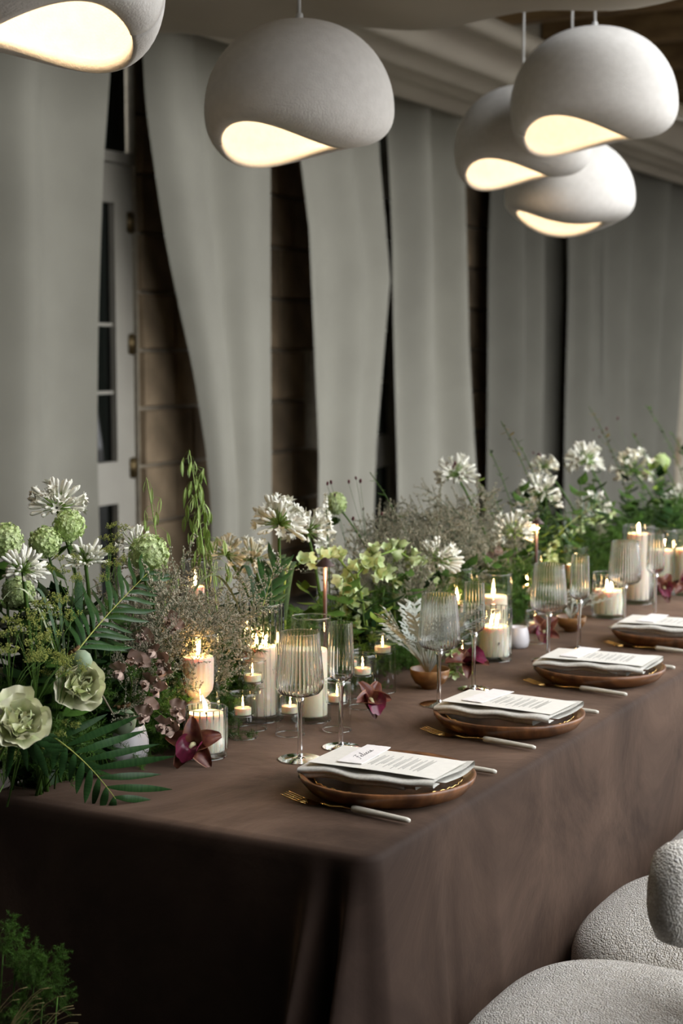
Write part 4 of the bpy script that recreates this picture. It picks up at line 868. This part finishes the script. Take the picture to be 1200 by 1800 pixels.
palm((P3(455, 1085, -1.76), P3(468, 1050, -1.77), P3(486, 985, -1.8)), 'upright dark palm fan behind the tall ribbed cylinder', 8, (.8, .8), up=tuple(-FWH), spread=.55)
palm((P3(960, 960, -1.78), P3(1010, 905, -1.8), P3(1062, 880, -1.82)), 'yellow-green frond behind the third flute', 10, (.8, .8), up=tuple(-FWH))
palm((P3(30, 1235, -1.74), P3(10, 1270, -1.70), P3(80, 1318, -1.68)), 'narrow palm frond crossing the lower ruffled bloom', 7, (.7, .5), up=tuple(-FWH))
palm((tuple(T(822, 1150)+Vector((0, 0, .012))), tuple(T(842, 1150)+Vector((0, 0, .03))), tuple(T(862, 1160)+Vector((0, 0, .03)))), 'small palm tip leaning on the ribbed jar', 4, (.6, .6), up=tuple(-FWH))
for (x, y, X, bx, by, w, lab, m) in ((90, 1005, -1.76, 118, 1190, .013, 'broad blue-green strap leaf', 'strap_leaf'), (50, 1045, -1.76, 112, 1180, .012, 'arching strap leaf', 'strap_leaf'), (138, 1020, -1.78, 140, 1160, .014, 'upright strap leaf', 'strap_leaf'), (0, 1062, -1.74, 95, 1140, .008, 'pale striped leaf', 'stripe_leaf'),
                                     (428, 1090, -1.70, 340, 1040, .009, 'pale striped leaf', 'stripe_leaf'), (525, 1000, -1.8, 500, 1090, .012, 'strap leaf', 'strap_leaf'), (420, 1010, -1.82, 455, 1090, .012, 'strap leaf', 'strap_leaf'), (505, 990, -1.82, 490, 1090, .012, 'upright strap leaf', 'strap_leaf'), (476, 1022, -1.7, 478, 1120, .006, 'pale striped leaf', 'stripe_leaf')):
    b = onx(bx, by, -1.76); strap(x, y, X, (b.x, b.y, max(b.z, TZ)), w, {'strap_leaf': 'long blue-green strap leaf among the white blooms', 'stripe_leaf': 'thin cream-striped leaf among the white blooms'}[m], m, .02)
for (x, y, X, s) in ((125, 1010, -1.74, .7), (100, 1085, -1.72, .8), (55, 1120, -1.72, .9), (60, 1165, -1.70, .9), (100, 1190, -1.7, .8), (15, 1150, -1.72, .9), (200, 945, -1.86, .6), (115, 1290, -1.70, .5), (190, 990, -1.78, .7), (5, 1330, -1.76, .6)):
    dill(x, y, X, ('tall ' if y < 1050 else 'low ' if y > 1250 else '')+'loose yellow-green dill-like umbel '+zone(onx(x, y, X)), s)
ruffled(135, 1207, 104, -1.70, (.75, -.55, .35), 'green ruffled bloom behind the poppy pod'); ruffled(28, 1278, 118, -1.70, (.72, -.5, .5), 'green ruffled bloom low over the table corner')
# poppy pods
for (x, y, r, X, bx, by, lab, tlt) in ((143, 1161, 19, -1.68, 218, 1278, 'green poppy seed pod leaning out of the white vase', (-.55, -.2, .75)), (216, 1268, 24, -1.745, 222, 1290, 'green poppy seed pod sitting low in the white vase', (-.1, 0, 1))):
    p = onx(x, y, X); v = T(221, 1338); b = Vector((v.x, v.y, TZ+.045)); k = px_m(p)*r; root = thing('poppy_pod', lab, 'seed pod', b, 'poppy seed pods in the white vase'); h = Vector(p-b)
    q = MB(); q.tube(bez((0, 0, 0), np.array(h)*.5+V(.006, 0, -.003), np.array(h), 7), .0022, 7); obj('stem', q.mesh('stem', 'poppy_stem'), root)
    q = MB(); q.lathe([(0, -k*1.0), (k*.3, -k*.98), (k*.8, -k*.65), (k, 0), (k*.85, k*.55), (k*.45, k*.92), (0, k)], 24, rf=lambda a, i, z: 1+.02*math.cos(a*9)); obj('pod', q.mesh('pod', 'poppy'), root, tr(h, tlt))
    q = MB(); q.lathe([(0, k*.98), (k*.55, k*1.02), (k*.62, k*1.3), (k*.5, k*1.12), (0, k*1.08)], 36, rf=lambda a, i, z: 1+.18*math.cos(a*9)); obj('crown', q.mesh('crown', 'poppy_crown'), root, tr(h, tlt))
vb = T(221, 1338)+Vector((0, 0, .05)); G = lambda *q: [onx(x, y, X) for x, y, X in q]
sweet_pea(G((232, 1200, -1.72), (222, 1165, -1.70)), G((225, 1160, -1.69), (240, 1168, -1.70), (214, 1182, -1.69), (250, 1125, -1.72)), 'dusky sweet pea stem rising highest from the white vase', vb)
sweet_pea(G((250, 1230, -1.72), (262, 1180, -1.71)), G((272, 1145, -1.70), (290, 1165, -1.70), (292, 1182, -1.69), (262, 1202, -1.70)), 'dusky sweet pea stem leaning over the fluted candle', vb)
sweet_pea(G((246, 1255, -1.71)), G((278, 1215, -1.69), (255, 1245, -1.69), (250, 1262, -1.68), (262, 1258, -1.69)), 'short dusky sweet pea stem in the white vase', vb)
sweet_pea(G((275, 1250, -1.68), (305, 1272, -1.66)), G((310, 1250, -1.66), (322, 1262, -1.66), (306, 1285, -1.66), (287, 1275, -1.67)), 'dusky sweet pea stem drooping beside the ribbed jar', vb)
sweet_pea(G((300, 1120, -1.74)), G((296, 1092, -1.73), (302, 1106, -1.72)), 'single dusky sweet pea among the misty sprays', base_of(onx(300, 1120, -1.76)))
sweet_pea(G((865, 1000, -1.74)), G((868, 972, -1.74), (876, 990, -1.74), (862, 985, -1.74)), 'mauve sweet pea above the tall candle', base_of(onx(865, 1000, -1.76)))
orchid(342, 1342, 'burgundy orchid bloom in front of the short ribbed jar', (.35, -.75, .5), .2); orchid(646, 1262, 'burgundy orchid bloom beside the end champagne flute', (.6, -.5, .6), 1.2); orchid(822, 1192, 'burgundy orchid bloom at the foot of the second flute', (.3, -.5, .8), 2.)
orchid(955, 1135, 'burgundy orchid bloom beneath the third wine glass', (.3, -.7, .6), .6, .95); orchid(1166, 1056, 'burgundy orchid bloom by the farthest candles', (.2, -.7, .6), .9); orchid(1205, 1052, 'second orchid bloom by the farthest candles', (.1, -.8, .6), 2.4)
bells([(628, 1010), (655, 980), (695, 966), (735, 990), (748, 1025)], -1.77, 26, 'lime bell flower spike arching over the misty sprays'); bells([(500, 1005), (535, 985), (592, 978), (622, 1015), (640, 1062)], -1.80, 26, 'lime bell flower spike arching over the mushroom lamp')
bells([(612, 1090), (612, 1050), (604, 1015)], -1.78, 14, 'short upright lime bell spike beside the mushroom lamp'); bells([(690, 1020), (660, 1000), (648, 985)], -1.76, 12, 'short lime bell spike under the arch')
bells([(960, 1020), (966, 985), (975, 955)], -1.74, 18, 'lime bell spike lit by the far mushroom lamp', None, .8); bells([(1000, 950), (1030, 912), (1070, 905)], -1.8, 16, 'lime bell spike above the farthest candles', None, .8); bells([(800, 1180), (797, 1160), (790, 1140)], -1.56, 14, 'low green bell cluster tucked into the wooden bowl', (BW1.x+.02, BW1.y+.02, TZ+.03), .7)
silver(BW1+Vector((-.005, 0, .03)), 'silver dusty miller foliage spilling from the wooden bowl', 48, .12); silver(BW2+Vector((0, 0, .028)), 'silver dusty miller foliage in the far wooden bowl', 10, .06)
for P, X, lab in ((((613, 850), (626, 843), (633, 849), (638, 897)), -1.98, 'burgundy burnet stem beside the dark glazed door'), (((575, 853), (582, 851), (588, 873)), -1.98, 'burgundy burnet stem over the white spike'), (((800, 818), (806, 842), (812, 880), (795, 822)), -1.94, 'burgundy burnet stem across the budding white bloom'),
                  (((938, 798), (950, 803), (945, 801)), -2.0, 'burgundy burnet stem against the shade-toned curtain'), (((1085, 738), (1066, 756), (1042, 757), (1053, 770), (1116, 767)), -2.0, 'tall burgundy burnet stem against the widest curtain'), (((620, 915), (670, 906)), -1.9, 'low burgundy burnet stem in the sea lavender')):
    burnet(P, X, lab)
spike(572, 868, 960, -1.84, 'upright spike of tiny white flowers above the mushroom lamp')
for (x, y, X, me, n, lab) in ((880, 740, -2.0, LEAF_R, 30, 'tall wispy rust-tipped sprig against the shade-toned curtain'), (905, 770, -2.0, LEAF_S, 24, 'fine green sprig beside the rust-tipped one'), (1035, 715, -2.05, LEAF_R, 30, 'tall rusty leaning sprig against the narrow curtain'), (1135, 712, -2.05, LEAF_S, 36, 'tallest fine green sprig against the widest curtain'), (1180, 760, -2.0, LEAF_S, 30, 'leafy green sprig by the dark gap'), (860, 790, -1.98, LEAF_S, 26, 'fine green sprig near the straight curtain'), (650, 830, -2.0, LEAF_S, 24, 'fine sprig in front of the dark door'), (1110, 760, -2.0, LEAF_S, 26, 'fine sprig beside the burgundy burnet')):
    p = onx(x, y, X); leafy(base_of(p), p, lab, n, me, 'wispy sprigs above the flower bank', 1.2, 'leaf_sprig')
# filling greenery: a dark mound added to block see-through, leafy stems and fern plumes along the whole bank
q = MB()
def bed(u, v):
    y = 2.21+4.9*u; a = math.pi*v; n = .5*math.sin(y*31)+.5*math.sin(y*17+a*3)
    return (-1.825-.035*math.cos(a), y, TZ+(.075+.018*n)*math.sin(a)*min(1, u*60+.2))
q.grid(bed, 260, 10); o = obj('filler_mound', q.mesh('filler_mound', 'leaf_dark'), kind='stuff'); o['label'] = 'dark mound added among the flower stems to block see-through'; o['category'] = 'moss'
KN = {'dark': LEAF_D, 'fresh green': LEAF_M, 'lime green': LEAF_L}
def fill_leaf(x, y, tip, kind, n=15, sc=1.):
    leafy((x, y, TZ), tip, kind+' leafy stem '+zone(tip), n, KN[kind], 'leafy stems filling the flower bank', sc)
for i in range(150):                                                    # the corner arrangement, dense and high
    y = 2.20+random.random()**1.3*.75; x = U(-1.86, -1.775); z = U(.82, 1.10 if y < 2.42 else .95)
    fill_leaf(x, y, (x+U(-.13, .04), y+U(-.10, .08), z), random.choice(('dark', 'dark', 'dark', 'fresh green')), 13, U(.9, 1.5))
for i in range(150):
    y = 2.9+random.random()**1.2*4.0; x = U(-1.86, -1.76 if y < 3.2 else -1.70); z = U(.84, 1.14 if y > 4.4 else 1.0)
    fill_leaf(x, y, (x+U(-.15, .02), y+U(-.08, .08), z), random.choice(('dark', 'dark', 'fresh green', 'lime green')), 14, U(.8, 1.3))
for i in range(150):
    y = 2.21+random.random()**1.15*4.7; x = U(-1.85, -1.775 if y < 3.15 else -1.70); back = i % 2
    p = (x, y, TZ+.03+(.10*random.random() if back else 0)); d = (U(-.5, .25), U(-.5, .3), U(.6, 1.1))
    fern((x, y, TZ+.03), d, U(.7, 1.1), 'feathery bright green asparagus fern plume '+zone(Vector(p)))
for i in range(60):
    y = 3.05+random.random()**1.2*3.4; x = U(-1.76, -1.70)
    fern((x, y, TZ+.004), (U(.2, .8), U(-.6, .2), U(.5, .9)), U(.38, .6), 'short feathery fern tuft on the cloth '+zone(Vector((x, y, TZ))))
for i in range(30):
    y = 2.45+random.random()*.6; x = U(-1.80, -1.775)
    fern((x, y, TZ+.004), (U(.1, .4), U(-.5, .2), U(.6, 1.)), U(.45, .75), 'short feathery fern tuft on the cloth '+zone(Vector((x, y, TZ))))
# floor planting by the table corner
for (x, y, X, s) in ((25, 1660, -1.76, 1.), (75, 1690, -1.76, 1.), (50, 1720, -1.78, 1.), (5, 1610, -1.80, .9), (100, 1700, -1.76, .8), (20, 1740, -1.76, 1.), (95, 1790, -1.74, .9), (0, 1790, -1.78, 1.), (60, 1650, -1.80, .9)):
    p = onx(x, y, X); p.y = min(p.y, 2.02); p = CAM+ray(x, y)*(1.98/ray(x, y).y)
    root = thing('floor_fern', 'feathery green fern clump growing from the floor by the cloth', 'fern', (p.x-.03, p.y-.02, 0), 'floor ferns at the table corner'); h = np.array(p)-np.array((p.x-.03, p.y-.02, 0))
    q = MB(); q.tube([(0, 0, 0), h*.5+V(0, .0, .02), h-V(0, 0, .05)], .0015, 5); obj('stem', q.mesh('stem', 'fern'), root); st, nd = random.choice(FERN); m = tr(h-V(0, 0, .07), (U(-.2, .5), U(-.4, .1), 1), U(0, 6), s*.5); obj('stems', st, root, m, kind='stuff'); obj('needles', nd, root, m, kind='stuff')
for i in range(16):
    e = CAM+ray(U(30, 150), U(1730, 1800))*(U(1.86, 1.92)/ray(80, 1750).y); b = Vector((-1.78+U(-.06, .04), 1.82+U(-.04, .06), 0)); q = MB(); q.tube(bez((0, 0, 0), np.array(e-b)*.75+V(0, 0, .14), np.array(e-b), 12), list(np.linspace(.0011, .0004, 12)), 4)
    thing('dry_grass_blade', 'thin dry straw-coloured grass blade arching by the cloth hem', 'grass blade', b, 'dry grass blades at the table corner', me=q.mesh('dry_grass_blade', 'dry_grass'))
